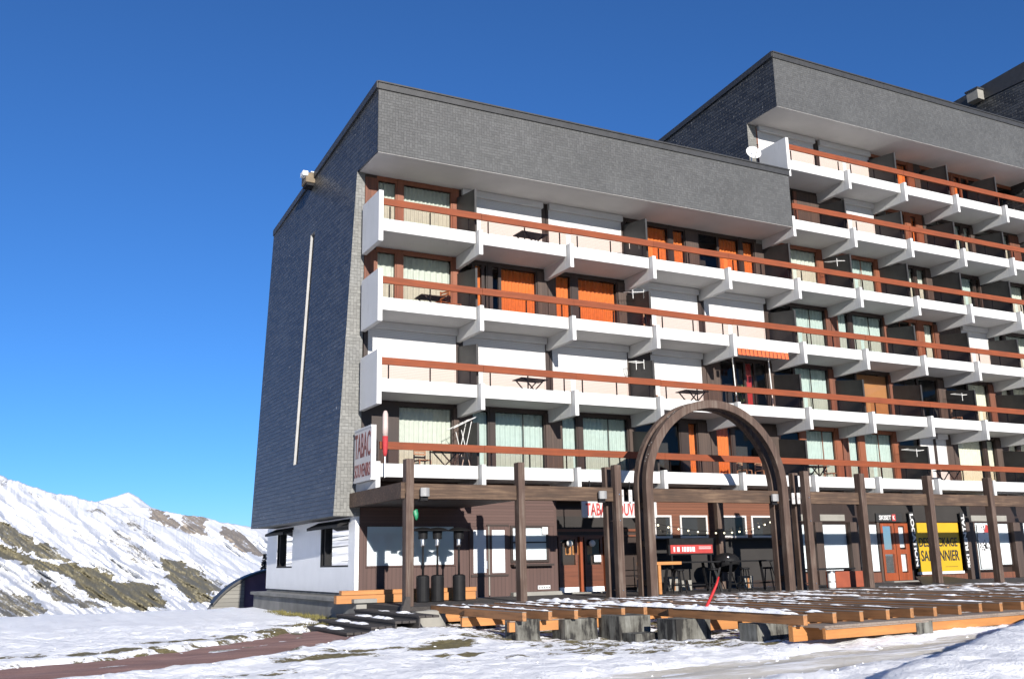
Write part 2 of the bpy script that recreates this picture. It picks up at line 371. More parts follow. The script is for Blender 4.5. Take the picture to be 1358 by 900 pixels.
# gable: slanted slate wall with a tall slot
mb = MB()
ys = [1.9, 6.36, 6.86, 12.46]; zs = [1.53, 3.6, 12.5, 13.27]
for i in range(3):
    for j in range(3):
        if i == 1 and j == 1: continue
        n = 6
        for q in range(n):
            za = zs[j]+(zs[j+1]-zs[j])*q/n; zc = zs[j]+(zs[j+1]-zs[j])*(q+1)/n
            mb.quad((xs(ys[i],za),ys[i],za),(xs(ys[i+1],za),ys[i+1],za),(xs(ys[i+1],zc),ys[i+1],zc),(xs(ys[i],zc),ys[i],zc))
yy = [0,1.9,6.36,6.86,12.46]
for a,c in zip(yy,yy[1:]):
    mb.quad((xs(a,13.27),a,13.27),(xs(c,13.27),c,13.27),(xs(c,roofz(c)),c,roofz(c)-.02),(xs(a,roofz(a)),a,roofz(a)-.02))
bmesh.ops.remove_doubles(mb.bm, verts=mb.bm.verts, dist=.001)
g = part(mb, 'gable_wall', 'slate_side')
za, zc, ya, yc, sd = 3.6, 12.5, 6.36, 6.86, .09     # slot: lining and dark back
def lining(*quads):
    o = MB()
    for q in quads: o.quad(*[(xs(y,z)+(sd if d else 0),y,z) for y,z,d in q])
    return o
part(lining([(yc,za,0),(yc,za,1),(yc,zc,1),(yc,zc,0)],[(ya,za,0),(ya,za,1),(ya,zc,1),(ya,zc,0)],[(ya,zc,0),(yc,zc,0),(yc,zc,1),(ya,zc,1)],[(ya,za,0),(yc,za,0),(yc,za,1),(ya,za,1)]), 'slot_lining', 'slot', g)
part(lining([(ya,za,1),(yc,za,1),(yc,zc,1),(ya,zc,1)]), 'slot_back', 'dark', g)
# front return of the gable and its underside
mb = MB()
n = 10
for q in range(n):
    a = 1.53+(13.27-1.53)*q/n; c = 1.53+(13.27-1.53)*(q+1)/n
    mb.quad((xs(1.9,a),1.9,a),(-.0,1.9,a),(-.0,1.9,c),(xs(1.9,c),1.9,c))
mb.quad((xs(1.9,1.53),1.9,1.53),(0,1.9,1.53),(0,12.46,1.53),(xs(12.46,1.53),12.46,1.53))
mb.quad((-0.0,1.9,1.53),(-0.0,2.3,1.53),(-0.0,2.3,13.27),(-0.0,1.9,13.27))
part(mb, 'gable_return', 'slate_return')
# rear and core so no light leaks through
mb = MB(); mb.box(.06,35.2,2.95,12.3,-1.1,13.2); mb.box(17.6,35.2,2.95,12.3,13.2,18.5); part(mb, 'inner_core', 'dark')
def roof_band(x0, x1, z0, zc, top, capx0, capx1):
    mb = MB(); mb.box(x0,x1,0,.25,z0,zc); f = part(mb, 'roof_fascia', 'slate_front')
    mb = MB(); mb.box(capx0,capx1,-.05,.32,zc,top-.06); mb.box(capx0-.02,capx1+.02,-.09,.34,top-.06,top)
    part(mb, 'fascia_cap', 'trim', f, bevel=.01)
    mb = MB(); mb.box(x0+.02,x1-.01,.25,2.2,z0+.004,z0+.12); mb.box(x0+.02,x1-.01,.01,.25,z0-.012,z0-.002); part(mb, 'soffit', 'soffit')
roof_band(-.215, 17.83, 13.27, 15.52, 15.80, -.235, 17.86)
mb = MB()
mb.quad((-.2,.3,15.74),(17.48,.3,15.74),(17.48,12.46,14.42),(-.58,12.46,14.42)); part(mb, 'roof', 'roof')
mb = MB()
for a,c in ((0,6.2),(6.2,12.5)):
    for dx,dz0,dz1 in ((-.06,-.24,.02),):
        A = [(xs(a,15)+dx,a,roofz(a)+dz0),(xs(a,15)+.3,a,roofz(a)+dz0),(xs(a,15)+.3,a,roofz(a)+dz1),(xs(a,15)+dx,a,roofz(a)+dz1)]
        C_ = [(xs(c,15)+dx,c,roofz(c)+dz0),(xs(c,15)+.3,c,roofz(c)+dz0),(xs(c,15)+.3,c,roofz(c)+dz1),(xs(c,15)+dx,c,roofz(c)+dz1)]
        for i in range(4): mb.quad(A[i],A[(i+1)%4],C_[(i+1)%4],C_[i])
        mb.quad(*A); mb.quad(*C_)
part(mb, 'verge_trim', 'trim')
mb = MB(); mb.box(-.78,-.25,6.75,7.4,14.62,15.02); c = part(mb, 'chimney', 'vent_brown', bevel=.02)
mb = MB(); mb.box(-.73,-.3,6.8,7.35,14.52,14.62); part(mb, 'shaded_underside', 'black', c)  # black slab added for the shade under the chimney box
mb = MB(); mb.box(-.92,-.70,6.7,7.1,14.86,15.06); mb.box(-.6,-.2,6.72,7.42,15.025,15.08); part(mb, 'vent_hood', 'dishw', c, bevel=.05)
mb = MB(); mb.box(11.9,12.75,.9,1.7,15.5,16.05); c = part(mb, 'chimney', 'reveal', bevel=.02)
mb = MB(); mb.box(11.84,12.81,.84,1.76,16.05,16.2); part(mb, 'chimney_cap', 'trim', c)
mb = MB(); mb.box(11.55,11.84,1.0,1.4,15.85,16.15); part(mb, 'vent_hood', 'dishw', c, bevel=.04)
# second block, one step higher
roofz2 = lambda y: 21.17-.085*y
mb = MB()
for a,c,zl in ((0,1.9,18.64),(1.9,12.4,13.0)):
    mb.quad((17.52,a,zl),(17.52,c,zl),(17.52,c,roofz2(c)-.03),(17.52,a,roofz2(a)-.03))
part(mb, 'gable_wall', 'slate_side')
mb = MB(); mb.quad((17.52,1.9,13.1),(18.0,1.9,13.1),(18.0,1.9,18.64),(17.52,1.9,18.64)); part(mb, 'gable_return', 'slate_return')
roof_band(17.525, 35.28, 18.64, 20.88, 21.17, 17.5, 35.28)
mb = MB(); mb.quad((17.5,.3,21.1),(35.28,.3,21.1),(35.28,12.4,20.0),(17.5,12.4,20.0)); part(mb, 'roof', 'roof')
mb = MB(); A = [(17.46,0,20.93),(17.7,0,20.93),(17.7,0,21.19),(17.46,0,21.19)]; C_ = [(x,12.4,z-.085*12.4) for x,y,z in A]
for i in range(4): mb.quad(A[i],A[(i+1)%4],C_[(i+1)%4],C_[i])
mb.quad(*A); mb.quad(*C_); part(mb, 'verge_trim', 'trim')
# third block beyond
mb = MB(); mb.box(35.3,52,0,13,13,24.0)
part(mb, 'gable_wall', 'slate_side')
mb = MB()
v = [(35.26,-.05,24.0),(52,-.05,24.0),(52,13,24.0),(35.26,13,24.0),(35.26,-.05,25.0),(52,-.05,25.0),(52,13,24.1),(35.26,13,24.1)]
for f in ((0,1,5,4),(1,2,6,5),(2,3,7,6),(3,0,4,7),(4,5,6,7)): mb.quad(*[v[i] for i in f])
part(mb, 'roof', 'trim')
mb = MB(); mb.box(34.75,35.25,2.7,3.4,23.95,24.5); c = part(mb, 'chimney', 'reveal', bevel=.02)
mb = MB(); mb.box(34.7,35.26,2.65,3.45,24.5,24.6); part(mb, 'chimney_cap', 'trim', c)
mb = MB(); mb.box(35.35,52,1.9,12.9,-1.1,13.0); part(mb, 'rear_wall', 'dark')

# balconies: one mesh per bay width, copied bay by bay
def balcony_mesh(w):
    mb = MB(); mb.box(.0,w-.19,.2,.32,.43,.85)                 # parapet
    mb.box(.0,w-.15,.32,2.78,.46,.62)                           # slab
    return mb
def bracket_mesh():
    mb = MB()
    mb.box(-.15,0,0,.34,0,.89); mb.box(-.15,0,.34,2.0,0,.46)
    return mb
proto = {}
def place(key, maker, name, mat, loc, par=None, bevel=0):
    if key not in proto:
        o = maker().build(name, M[mat], None, bevel=bevel, recalc=name != 'infill_glass'); o.parent = par or P; proto[key] = o
    else:
        o = proto[key].copy(); COL.objects.link(o); o.parent = par or P
    pw = chain(par or P); o.matrix_parent_inverse = pw.inverted(); o.location = loc
    return o
ROWS = {'A':(5,9),'B':(5,9),'1':(0,9),'2':(0,9),'3':(0,9),'4':(0,9)}
for r,(k0,k1) in ROWS.items():
    z = ZB[r]
    for k in range(k0,k1+1):
        w = B1 if k < 5 else B2
        bal = place(('bal',w), lambda w=w: balcony_mesh(w), 'balcony', 'white', (XK(k),0,z), bevel=.012)
        def bal_posts(w=w):
            mb = MB()
            for x in (.32,1.75,w-.42): mb.box(x-.018,x+.018,.235,.27,.85,1.30)
            return mb
        def infill(w=w):
            mb = MB(); mb.quad((.02,.215,.87),(w-.17,.215,.87),(w-.17,.215,1.30),(.02,.215,1.30)); return mb
        place(('post',w), bal_posts, 'baluster_set', 'black', (XK(k),0,z), bal)
        place(('inf',w), infill, 'infill_glass', 'tint', (XK(k),0,z), bal)
    for k in range(k0,k1+2):
        if r == 'A' and k == 5 or r in '123' and k == 0: continue
        place('bracket', bracket_mesh, 'bracket', 'white', (XK(k),0,z), bevel=.01)
    xa, xe = XK(k0), XK(k1+1)-.15
    for k in range(k0,k1+1):
        a_ = XK(k)+(.012 if k == k0 else .004); c_ = XK(k+1)-(.15 if k == k1 else .004); q0 = rnd.uniform(-.008,.008); q1 = rnd.uniform(-.008,.008); dy = rnd.uniform(-.006,.006)
        mb = MB()
        for ya,yb_,za,zc in ((.10,.17,1.285,1.40),(.105,.165,1.40,1.412),(.10,.19,1.412,1.515)):
            mb.quad((a_,ya+dy,z+za+q0),(c_,ya+dy,z+za+q1),(c_,ya+dy,z+zc+q1),(a_,ya+dy,z+zc+q0)); mb.quad((a_,yb_,z+za+q0),(c_,yb_,z+za+q1),(c_,yb_,z+zc+q1),(a_,yb_,z+zc+q0))
            mb.quad((a_,ya+dy,z+zc+q0),(c_,ya+dy,z+zc+q1),(c_,yb_,z+zc+q1),(a_,yb_,z+zc+q0)); mb.quad((a_,ya+dy,z+za+q0),(c_,ya+dy,z+za+q1),(c_,yb_,z+za+q1),(a_,yb_,z+za+q0))
            mb.quad((a_,ya+dy,z+za+q0),(a_,yb_,z+za+q0),(a_,yb_,z+zc+q0),(a_,ya+dy,z+zc+q0)); mb.quad((c_,ya+dy,z+za+q1),(c_,yb_,z+za+q1),(c_,yb_,z+zc+q1),(c_,ya+dy,z+zc+q1))
        part(mb, 'handrail', 'rail')
    if r in '123A':       # tall white end panel
        mb = MB(); mb.box(xa-.15,xa+.01,0,1.66,z-.0,z+1.74); part(mb, 'end_panel', 'white', bevel=.012)
# partitions between neighbouring flats
def partition_mesh(top):
    mb = MB()
    v = [(.45,.62),(1.96,.62),(1.96,top+.1),(.45,top-.12)]
    a = [(-.11,y,z) for y,z in v]; c = [(-.05,y,z) for y,z in v]
    mb.quad(*a); mb.quad(*c[::-1])
    for i in range(4): mb.quad(a[i],a[(i+1)%4],c[(i+1)%4],c[i])
    mb.box(-.12,-.04,.40,.45,.62,top-.12)
    return mb
for r,(k0,k1) in ROWS.items():
    for k in range(k0+1,k1+1):
        if (k < 5 and k % 2 == 0) or (r,k) in (('4',6),('4',8),('2',6),('A',6)): continue   # one flat spans both bays
        top = 2.62 if r in ('1','A') else 2.42
        place(('part',top), lambda top=top: partition_mesh(top), 'partition', 'part', (XK(k),0,ZB[r]))
# glazing, bay by bay: (x0, x1, kind) measured from the bay's left bracket
# c pale curtain, b greenish curtain, m cream curtain, o orange curtain, d dark glass, w brown panel, r red-brown panel,
# p red-brown post, k dark post, s shutter, t tan blind, e red cloth
G = [(-.02,.4,'w'),(.4,1.1,'c'),(1.1,1.28,'k'),(1.28,3.34,'c'),(3.34,3.6,'w')]
def gen(c, w=3.6, panel='w', post='k'): return [(-.02,.4,panel),(.4,1.1,c),(1.1,1.28,post),(1.28,w-.26,c),(w-.26,w-.02,panel)]
S = [(.0,.1,'k'),(.1,3.40,'s'),(3.40,3.58,'k')]
BAYS = {
 ('1',0):[(.02,.45,'r'),(.45,1.2,'c'),(1.2,1.4,'p'),(1.4,3.32,'c'),(3.32,3.58,'p')],
 ('1',1):S, ('1',2):S,
 ('1',3):[(0,.95,'d'),(.95,2.13,'o'),(2.13,2.3,'k'),(2.3,2.95,'o'),(2.95,3.58,'w')],
 ('1',4):[(0,1.05,'d'),(1.05,2.2,'o'),(2.2,2.35,'k'),(2.35,3.0,'o'),(3.0,3.58,'w')],
 ('2',0):[(.02,.45,'r'),(.45,1.2,'c'),(1.2,1.4,'p'),(1.4,3.32,'c'),(3.32,3.58,'p')],
 ('2',1):[(0,.55,'d'),(.55,.92,'o'),(.92,1.1,'d'),(1.1,1.25,'k'),(1.25,1.6,'d'),(1.6,3.15,'o'),(3.15,3.58,'w')],
 ('2',2):[(0,.3,'w'),(.3,1.03,'o'),(1.03,1.28,'k'),(1.28,3.12,'o'),(3.12,3.58,'w')],
 ('2',3):[(.0,.15,'k'),(.15,3.36,'s'),(3.36,3.58,'k')], ('2',4):[(.0,.1,'k'),(.1,3.25,'s'),(3.25,3.58,'k')],
 ('3',0):[(.05,.2,'k'),(.2,3.42,'s'),(3.42,3.58,'k')], ('3',1):S, ('3',2):S,
 ('3',3):[(.0,.9,'k'),(.9,3.36,'s'),(3.36,3.58,'w')],
 ('3',4):[(0,.7,'w'),(.7,1.5,'d'),(1.5,2.0,'d'),(2.0,2.55,'e'),(2.55,3.2,'d'),(3.2,3.58,'w')],
 ('4',0):[(.02,1.28,'k'),(1.28,3.32,'c'),(3.32,3.58,'w')],
 ('4',1):gen('b'), ('4',2):gen('b'),
 ('4',3):[(0,2.15,'d'),(2.15,2.5,'k'),(2.5,2.98,'o'),(2.98,3.58,'w')],
 ('4',4):[(0,.28,'w'),(.28,1.1,'o'),(1.1,1.2,'k'),(1.2,2.6,'d'),(2.6,3.58,'w')],
 ('A',5):[(.0,.1,'r'),(.1,3.40,'s'),(3.40,3.46,'k')], ('A',6):[(.0,.25,'k'),(.25,3.44,'s'),(3.44,3.46,'k')],
 ('A',7):[(0,1.5,'d'),(1.5,2.6,'o'),(2.6,3.0,'p'),(3.0,3.46,'w')],
 ('A',8):[(0,1.5,'d'),(1.5,2.2,'o'),(2.2,2.35,'p'),(2.35,2.9,'o'),(2.9,3.46,'d')],
 ('A',9):[(0,1.0,'d'),(1.0,2.0,'o'),(2.0,2.2,'p'),(2.2,3.46,'d')],
 ('B',5):[(0,.1,'r'),(.1,1.2,'d'),(1.2,1.9,'d'),(1.9,2.1,'r'),(2.1,3.46,'w')],
 ('B',6):[(0,1.4,'w'),(1.4,3.36,'s'),(3.36,3.46,'k')],
 ('B',7):[(0,1.6,'d'),(1.6,2.05,'c'),(2.05,2.35,'p'),(2.35,2.8,'o'),(2.8,3.2,'p'),(3.2,3.46,'w')],
 ('B',8):[(0,1.6,'d'),(1.6,2.5,'c'),(2.5,2.62,'k'),(2.62,3.1,'c'),(3.1,3.46,'w')],
 ('B',9):[(0,1.5,'d'),(1.5,1.9,'c'),(1.9,2.1,'k'),(2.1,2.6,'c'),(2.6,3.46,'r')],
 ('1',5):[(0,.9,'d'),(.9,1.3,'p'),(1.3,3.05,'c'),(3.05,3.46,'p')],
 ('1',6):[(0,1.3,'d'),(1.3,3.12,'b'),(3.12,3.46,'p')],
 ('1',7):[(0,1.6,'d'),(1.6,2.2,'c'),(2.2,2.35,'k'),(2.35,2.95,'c'),(2.95,3.46,'w')],
 ('1',8):[(0,1.7,'d'),(1.7,2.9,'b'),(2.9,3.0,'k'),(3.0,3.3,'c'),(3.3,3.46,'w')],
 ('1',9):gen('c',B2),
 ('2',5):[(0,1.25,'d'),(1.25,3.18,'b'),(3.18,3.46,'r')],
 ('2',6):[(0,.4,'r'),(.4,1.1,'b'),(1.1,1.3,'k'),(1.3,3.25,'b'),(3.25,3.46,'r')],
 ('2',7):[(0,1.55,'d'),(1.55,2.0,'c'),(2.0,2.4,'p'),(2.4,3.1,'c'),(3.1,3.46,'r')],
 ('2',8):[(0,1.5,'w'),(1.5,3.40,'s'),(3.40,3.46,'k')],
 ('2',9):gen('c',B2),
 ('3',5):[(0,1.1,'d'),(1.1,3.05,'b'),(3.05,3.46,'r')],
 ('3',6):[(0,1.2,'d'),(1.2,3.2,'t'),(3.2,3.46,'r')],
 ('3',7):[(0,1.6,'d'),(1.6,2.9,'d'),(2.9,3.46,'w')],
 ('3',8):[(0,1.5,'d'),(1.5,2.95,'m'),(2.95,3.46,'r')],
 ('3',9):gen('m',B2),
 ('4',5):[(0,1.15,'d'),(1.15,1.42,'p'),(1.42,3.12,'b'),(3.12,3.46,'p')],
 ('4',6):[(0,.34,'r'),(.34,1.02,'b'),(1.02,1.32,'p'),(1.32,3.1,'b'),(3.1,3.46,'p')],
 ('4',7):[(0,1.3,'d'),(1.3,2.15,'s'),(2.15,2.35,'k'),(2.35,3.0,'s'),(3.0,3.46,'w')],
 ('4',8):[(0,.3,'w'),(.3,2.12,'m'),(2.12,2.32,'k'),(2.32,2.95,'m'),(2.95,3.46,'w')],
 ('4',9):gen('m',B2),
}
CUR = {'c':'curtain','b':'curtain_blue','m':'curtain_warm','o':'orange_cloth','e':'red_cloth'}
for (r,k),segs in BAYS.items():
    x0 = XK(k); zf = ZB[r]+.62; zt = ZB[r]+3.12-.002
    if r == '1' and k < 5: zt = 13.268
    if r == 'A': zt = 18.638
    def rng(a,c): return x0+a+.003, x0+c-.003
    fr = {}
    win = MB(); nwin = 0; panes = MB(); sh = []; curtains = {}
    red = any(s[2] == 'p' for s in segs)
    for a,c,t in segs:
        xa,xc = rng(a,c)
        if t in 'cbmodet' :
            d = .055
            win.box(xa,xc,GY,GY+.09,zt-.16,zt); win.box(xa,xc,GY,GY+.09,zf,zf+.10)
            win.box(xa,xa+d,GY,GY+.09,zf+.1,zt-.16); win.box(xc-d,xc,GY,GY+.09,zf+.1,zt-.16); nwin += 1
            if xc-xa > 1.5 and t in 'bd':
                xm = xa+(xc-xa)*rnd.uniform(.48,.58); win.box(xm-.012,xm+.012,GY+.03,GY+.07,zf+.1,zt-.16)
            panes.quad((xa+d,GY+.05,zf+.1),(xc-d,GY+.05,zf+.1),(xc-d,GY+.05,zt-.16),(xa+d,GY+.05,zt-.16))
            if t in CUR:
                ph = rnd.random()*6; amp = rnd.uniform(.022,.042); per = rnd.uniform(.15,.25); z1 = zt-.17
                fu = lambda u,v,xa=xa,xc=xc,ph=ph,amp=amp,per=per,z1=z1: (xa+.04+(xc-xa-.08)*u, GY+.17+amp*(1-.35*v)*math.sin(ph+u*(xc-xa)/per*6.283+.7*math.sin(3*u+ph))+.012*noise.noise((u*9,v*2,ph)), zf+.12+(z1-zf-.12)*v)
                curtains.setdefault(t, MB()).sheet(fu, max(8,int((xc-xa)/.02)), 3)
            elif t == 't':
                curtains.setdefault(t, MB()).quad((xa+.04,GY+.12,zf+.1),(xc-.04,GY+.12,zf+.1),(xc-.04,GY+.12,zt-.2),(xa+.04,GY+.12,zt-.2))
        elif t in 'wrkp':
            o = MB(); o.box(xa,xc,GY-.04 if t in 'wr' else GY-.015,GY+.1,zf,zt-(.12 if t in 'wr' else 0))
            o = part(o, 'wall_panel' if t in 'wr' else 'window_post', {'w':'panel','r':'panel_red','k':'frame','p':'frame_red'}[t])
            if t in 'wr': q = MB(); q.box(xa,xc,GY-.01,GY+.1,zt-.12,zt); part(q, 'head_board', 'frame', o)
        elif t == 's':
            o = MB(); o.box(xa+.05,xc-.05,GY-.01,GY+.06,zf,zt-.24)
            for xx in (xa,xc-.05): o.box(xx,xx+.05,GY-.03,GY+.08,zf,zt-.24)
            o = part(o, 'roller_shutter', 'shutter')
            bx = MB(); bx.box(xa-.02,xc+.02,GY-.17,GY+.1,zt-.24,zt); part(bx, 'shutter_box', 'shutbox', o, bevel=.01)
    if nwin:
        w = part(win, 'window', 'frame_red' if red else 'frame')
        part(panes, 'pane', 'pane', w, recalc=False)
        for t,m_ in curtains.items():
            part(m_, 'curtain' if t != 't' else 'blind', CUR.get(t,'tan'), w, smooth=True, recalc=False)
    else: win.bm.free(); panes.bm.free()

# ------------------------------------------------------------------ ground floor of the building
WY = 1.95
FL = -1.12
mb = MB(); mb.box(.02,7.18,WY,WY+.2,FL,1.22); w1 = part(mb, 'shop_wall', 'brownwall')
mb = MB(); mb.box(.02,7.18,WY-.02,WY+.2,1.22,2.66); part(mb, 'upper_siding', 'siding')
for a,c,q in ((.0,.22,.03),(3.36,3.44,.02),(3.86,3.92,.02)):
    mb = MB(); mb.box(a,c,WY-q,WY-.002,FL,1.21); part(mb, 'batten', 'brownwall')
def shop_window(xa,xc,za,zc,frame='frame',fw=.07,back='whiteboard',y=WY,mull=None,name='shop_window'):
    o = MB()
    o.box(xa-fw,xc+fw,y-.05,y-.005,zc,zc+fw); o.box(xa-fw,xc+fw,y-.06,y-.005,za-fw,za)
    o.box(xa-fw,xa,y-.05,y-.005,za,zc); o.box(xc,xc+fw,y-.05,y-.005,za,zc)
    for zz in (mull or []): o.box(xa,xc,y-.045,y-.005,zz-.025,zz+.025)
    o = part(o, name, frame, bevel=.006)
    q = MB(); q.quad((xa,y-.022,za),(xc,y-.022,za),(xc,y-.022,zc),(xa,y-.022,zc)); part(q, 'pane', 'shopglass', o)
    q = MB(); q.quad((xa,y-.008,za),(xc,y-.008,za),(xc,y-.008,zc),(xa,y-.008,zc)); part(q, 'blind' if back == 'whiteboard' else 'dark_room', back, o)
    return o
shop_window(.26,3.3,-.03,1.2,'brownwall',.05)
d = MB(); d.box(3.86,4.55,WY-.06,WY-.001,FL,1.2); d = part(d, 'door', 'brownwall'); 
q = MB(); q.box(4.0,4.47,WY-.075,WY-.062,-.33,1.08); part(q, 'pane', 'whiteboard', d)
q = MB(); q.box(4.46,4.5,WY-.13,WY-.06,-.2,.06); part(q, 'handle', 'metal', d)
d = MB(); d.box(4.6,5.3,WY-.06,WY-.001,FL,1.2); d = part(d, 'door', 'brownwall')
q = MB(); q.box(4.7,5.18,WY-.075,WY-.062,-.34,1.08); part(q, 'pane', 'whiteboard', d)
mb = MB(); mb.box(4.555,4.595,WY-.09,WY,FL+.05,1.2); part(mb, 'door_edge', 'reveal')
mb = MB(); mb.box(3.9,5.3,WY-.1,WY-.061,-.46,-.39); mb.box(4.52,5.36,WY-.07,WY-.002,1.2,1.27); part(mb, 'door_rail', 'frame')
shop_window(5.52,6.84,.07,1.15,'frame',.09,mull=[.66])
mb = MB(); mb.box(5.42,7.0,WY-.28,WY,-.14,-.07); part(mb, 'window_ledge', 'frame')
mb = MB(); mb.box(5.4,7.3,WY-.25,WY-.01,FL-.25,-1.0); part(mb, 'stone_base', 'reveal', bevel=.02)
# shop entrance recess
for a,c in ((7.18,7.3),(11.3,11.42)):
    mb = MB(); mb.box(a,c,WY,2.85,FL,2.66); part(mb, 'entrance_cheek', 'brownwall')
mb = MB(); mb.box(7.3,11.3,2.8,2.95,FL,2.66); part(mb, 'entrance_wall', 'frame')
mb = MB(); mb.box(7.2,11.4,WY-.02,2.8,FL-.14,FL+.03); part(mb, 'threshold', 'reveal')
mb = MB(); mb.box(7.3,11.3,WY,2.8,2.1,2.2); part(mb, 'entrance_ceiling', 'frame')
mb = MB(); mb.box(7.32,11.28,2.72,2.798,1.05,1.14); mb.box(7.32,11.28,2.72,2.798,.86,.92); part(mb, 'transom', 'door_wood')
mb = MB(); mb.quad((7.4,2.78,1.15),(11.2,2.78,1.15),(11.2,2.78,1.6),(7.4,2.78,1.6)); part(mb, 'transom_pane', 'dark')
for xa,xc in ((7.78,8.58),(8.88,9.66)):
    d = MB(); t = .1; y0,y1 = 2.70,2.79
    d.box(xa,xc,y0,y1,FL+.2,-.14); d.box(xa,xa+t,y0,y1,-.14,.86); d.box(xc-t,xc,y0,y1,-.14,.86); d.box(xa+t,xc-t,y0,y1,.76,.86)
    d = part(d, 'door', 'door_wood', bevel=.008)
    q = MB(); q.box(xa,xc,y0-.012,y1,FL+.03,FL+.2); part(q, 'kick_plate', 'sidewall', d)
    q = MB(); q.quad((xa+t,2.75,-.14),(xc-t,2.75,-.14),(xc-t,2.75,.76),(xa+t,2.75,.76)); part(q, 'pane', 'pane', d)
mb = MB(); mb.box(7.55,7.68,2.62,2.8,FL,.72); mb.box(8.66,8.8,2.66,2.8,FL,.86); mb.box(9.72,9.84,2.66,2.8,FL,.86); part(mb, 'door_jamb', 'door_orange')
mb = MB()
for xa in (8.1,8.4,9.0): mb.box(xa,xa+.24,2.77,2.795,.22,.55)
part(mb, 'door_notice', 'timber')
mb = MB(); mb.box(9.25,9.55,2.66,2.69,-.05,.2); part(mb, 'door_notice', 'pale_paint')
# bar front
mb = MB(); mb.box(11.42,17.95,WY,WY+.2,.78,2.66); part(mb, 'upper_siding', 'siding_red')
mb = MB(); mb.box(11.42,17.95,WY+.3,WY+.5,FL,.78); part(mb, 'bar_front', 'dark')
mb = MB(); mb.box(11.42,17.95,WY-.02,WY+.3,.72,.78); mb.box(11.42,17.95,WY-.02,WY+.02,FL,FL+.25); part(mb, 'bar_ledge', 'frame')
for xa,xc in ((11.55,12.2),(12.74,13.9),(14.65,15.82),(16.22,17.2)):
    shop_window(xa,xc,.84,1.54,'sign_white',.075,'dark')
mb = MB(); mb.box(13.98,14.28,1.3,1.5,FL,2.6); part(mb, 'wall_post', 'post')
# shop front to the right
mb = MB(); mb.box(17.95,35.2,WY,WY+.2,1.36,2.66); part(mb, 'shop_fascia', 'frame')
mb = MB(); mb.box(17.95,35.2,WY+.1,WY+.2,FL,1.36); part(mb, 'shop_back', 'frame')
mb = MB(); mb.box(17.95,23.1,WY-.03,WY+.1,FL,-.66); mb.box(25.3,35.2,WY-.03,WY+.1,FL,-.86); part(mb, 'stall_riser', 'panel_red')
mb = MB()
for xa,xc in ((18.0,18.3),(19.3,19.7),(21.25,21.7),(23.02,23.14),(28.35,28.95),(31.6,32.3)):
    mb = MB(); mb.box(xa,xc,1.7 if xc-xa > .35 else WY-.06,WY+.1,FL,1.36); part(mb, 'pillar', 'panel')
for xa,xc,za,zc in ((18.36,19.24,-.58,1.27),(19.82,21.2,-.58,1.27),(21.78,22.3,-.6,1.25),(22.5,22.98,-.66,1.27),(29.02,30.2,-.73,1.34),(30.45,31.5,-.53,1.3),(32.4,34.6,-.7,1.34)):
    shop_window(xa,xc,za,zc,'frame',.05)
for xa,xc in ((18.36,19.24),(19.82,21.2),(29.05,30.2),(30.45,31.5)):
    mb = MB(); mb.box(xa,xc,WY-.03,WY-.004,1.42,1.68); part(mb, 'transom_blind', 'reveal')
mb = MB(); mb.box(22.4,29.0,WY-.035,WY-.003,1.40,2.3); part(mb, 'dark_lintel', 'dark')
# orange double door
for i,(xa,xc) in enumerate(((23.18,23.98),(24.02,24.82))):
    d = MB(); t = .12 if i == 0 else .22; y0,y1 = WY-.08,WY+.02
    d.box(xa,xa+t,y0,y1,FL+.05,1.32); d.box(xc-t,xc,y0,y1,FL+.05,1.32)
    for za,zc in ((FL+.05,-.75),(.02,.22),(1.2,1.32)): d.box(xa+t,xc-t,y0,y1,za,zc)
    d = part(d, 'door', 'door_orange', bevel=.008)
    q = MB(); q.quad((xa+t,WY-.02,-.75),(xc-t,WY-.02,-.75),(xc-t,WY-.02,1.2),(xa+t,WY-.02,1.2)); part(q, 'pane', 'shopglass', d)
    q = MB()
    if i: q.box(xa+t+.02,xc-t-.02,WY-.01,WY,-.7,-.0); q.box(xa+t+.02,xc-t-.02,WY-.01,WY,.3,1.15)
    else: q.box(xa+.3,xa+.62,WY-.01,WY,.3,.6); q.box(xa+.42,xa+.6,WY-.01,WY,.98,1.18)
    part(q, 'door_notice', 'pale_paint', d)
mb = MB(); mb.box(23.2,24.9,WY-.5,WY-.0,FL-.05,FL+.04); part(mb, 'door_step', 'reveal')
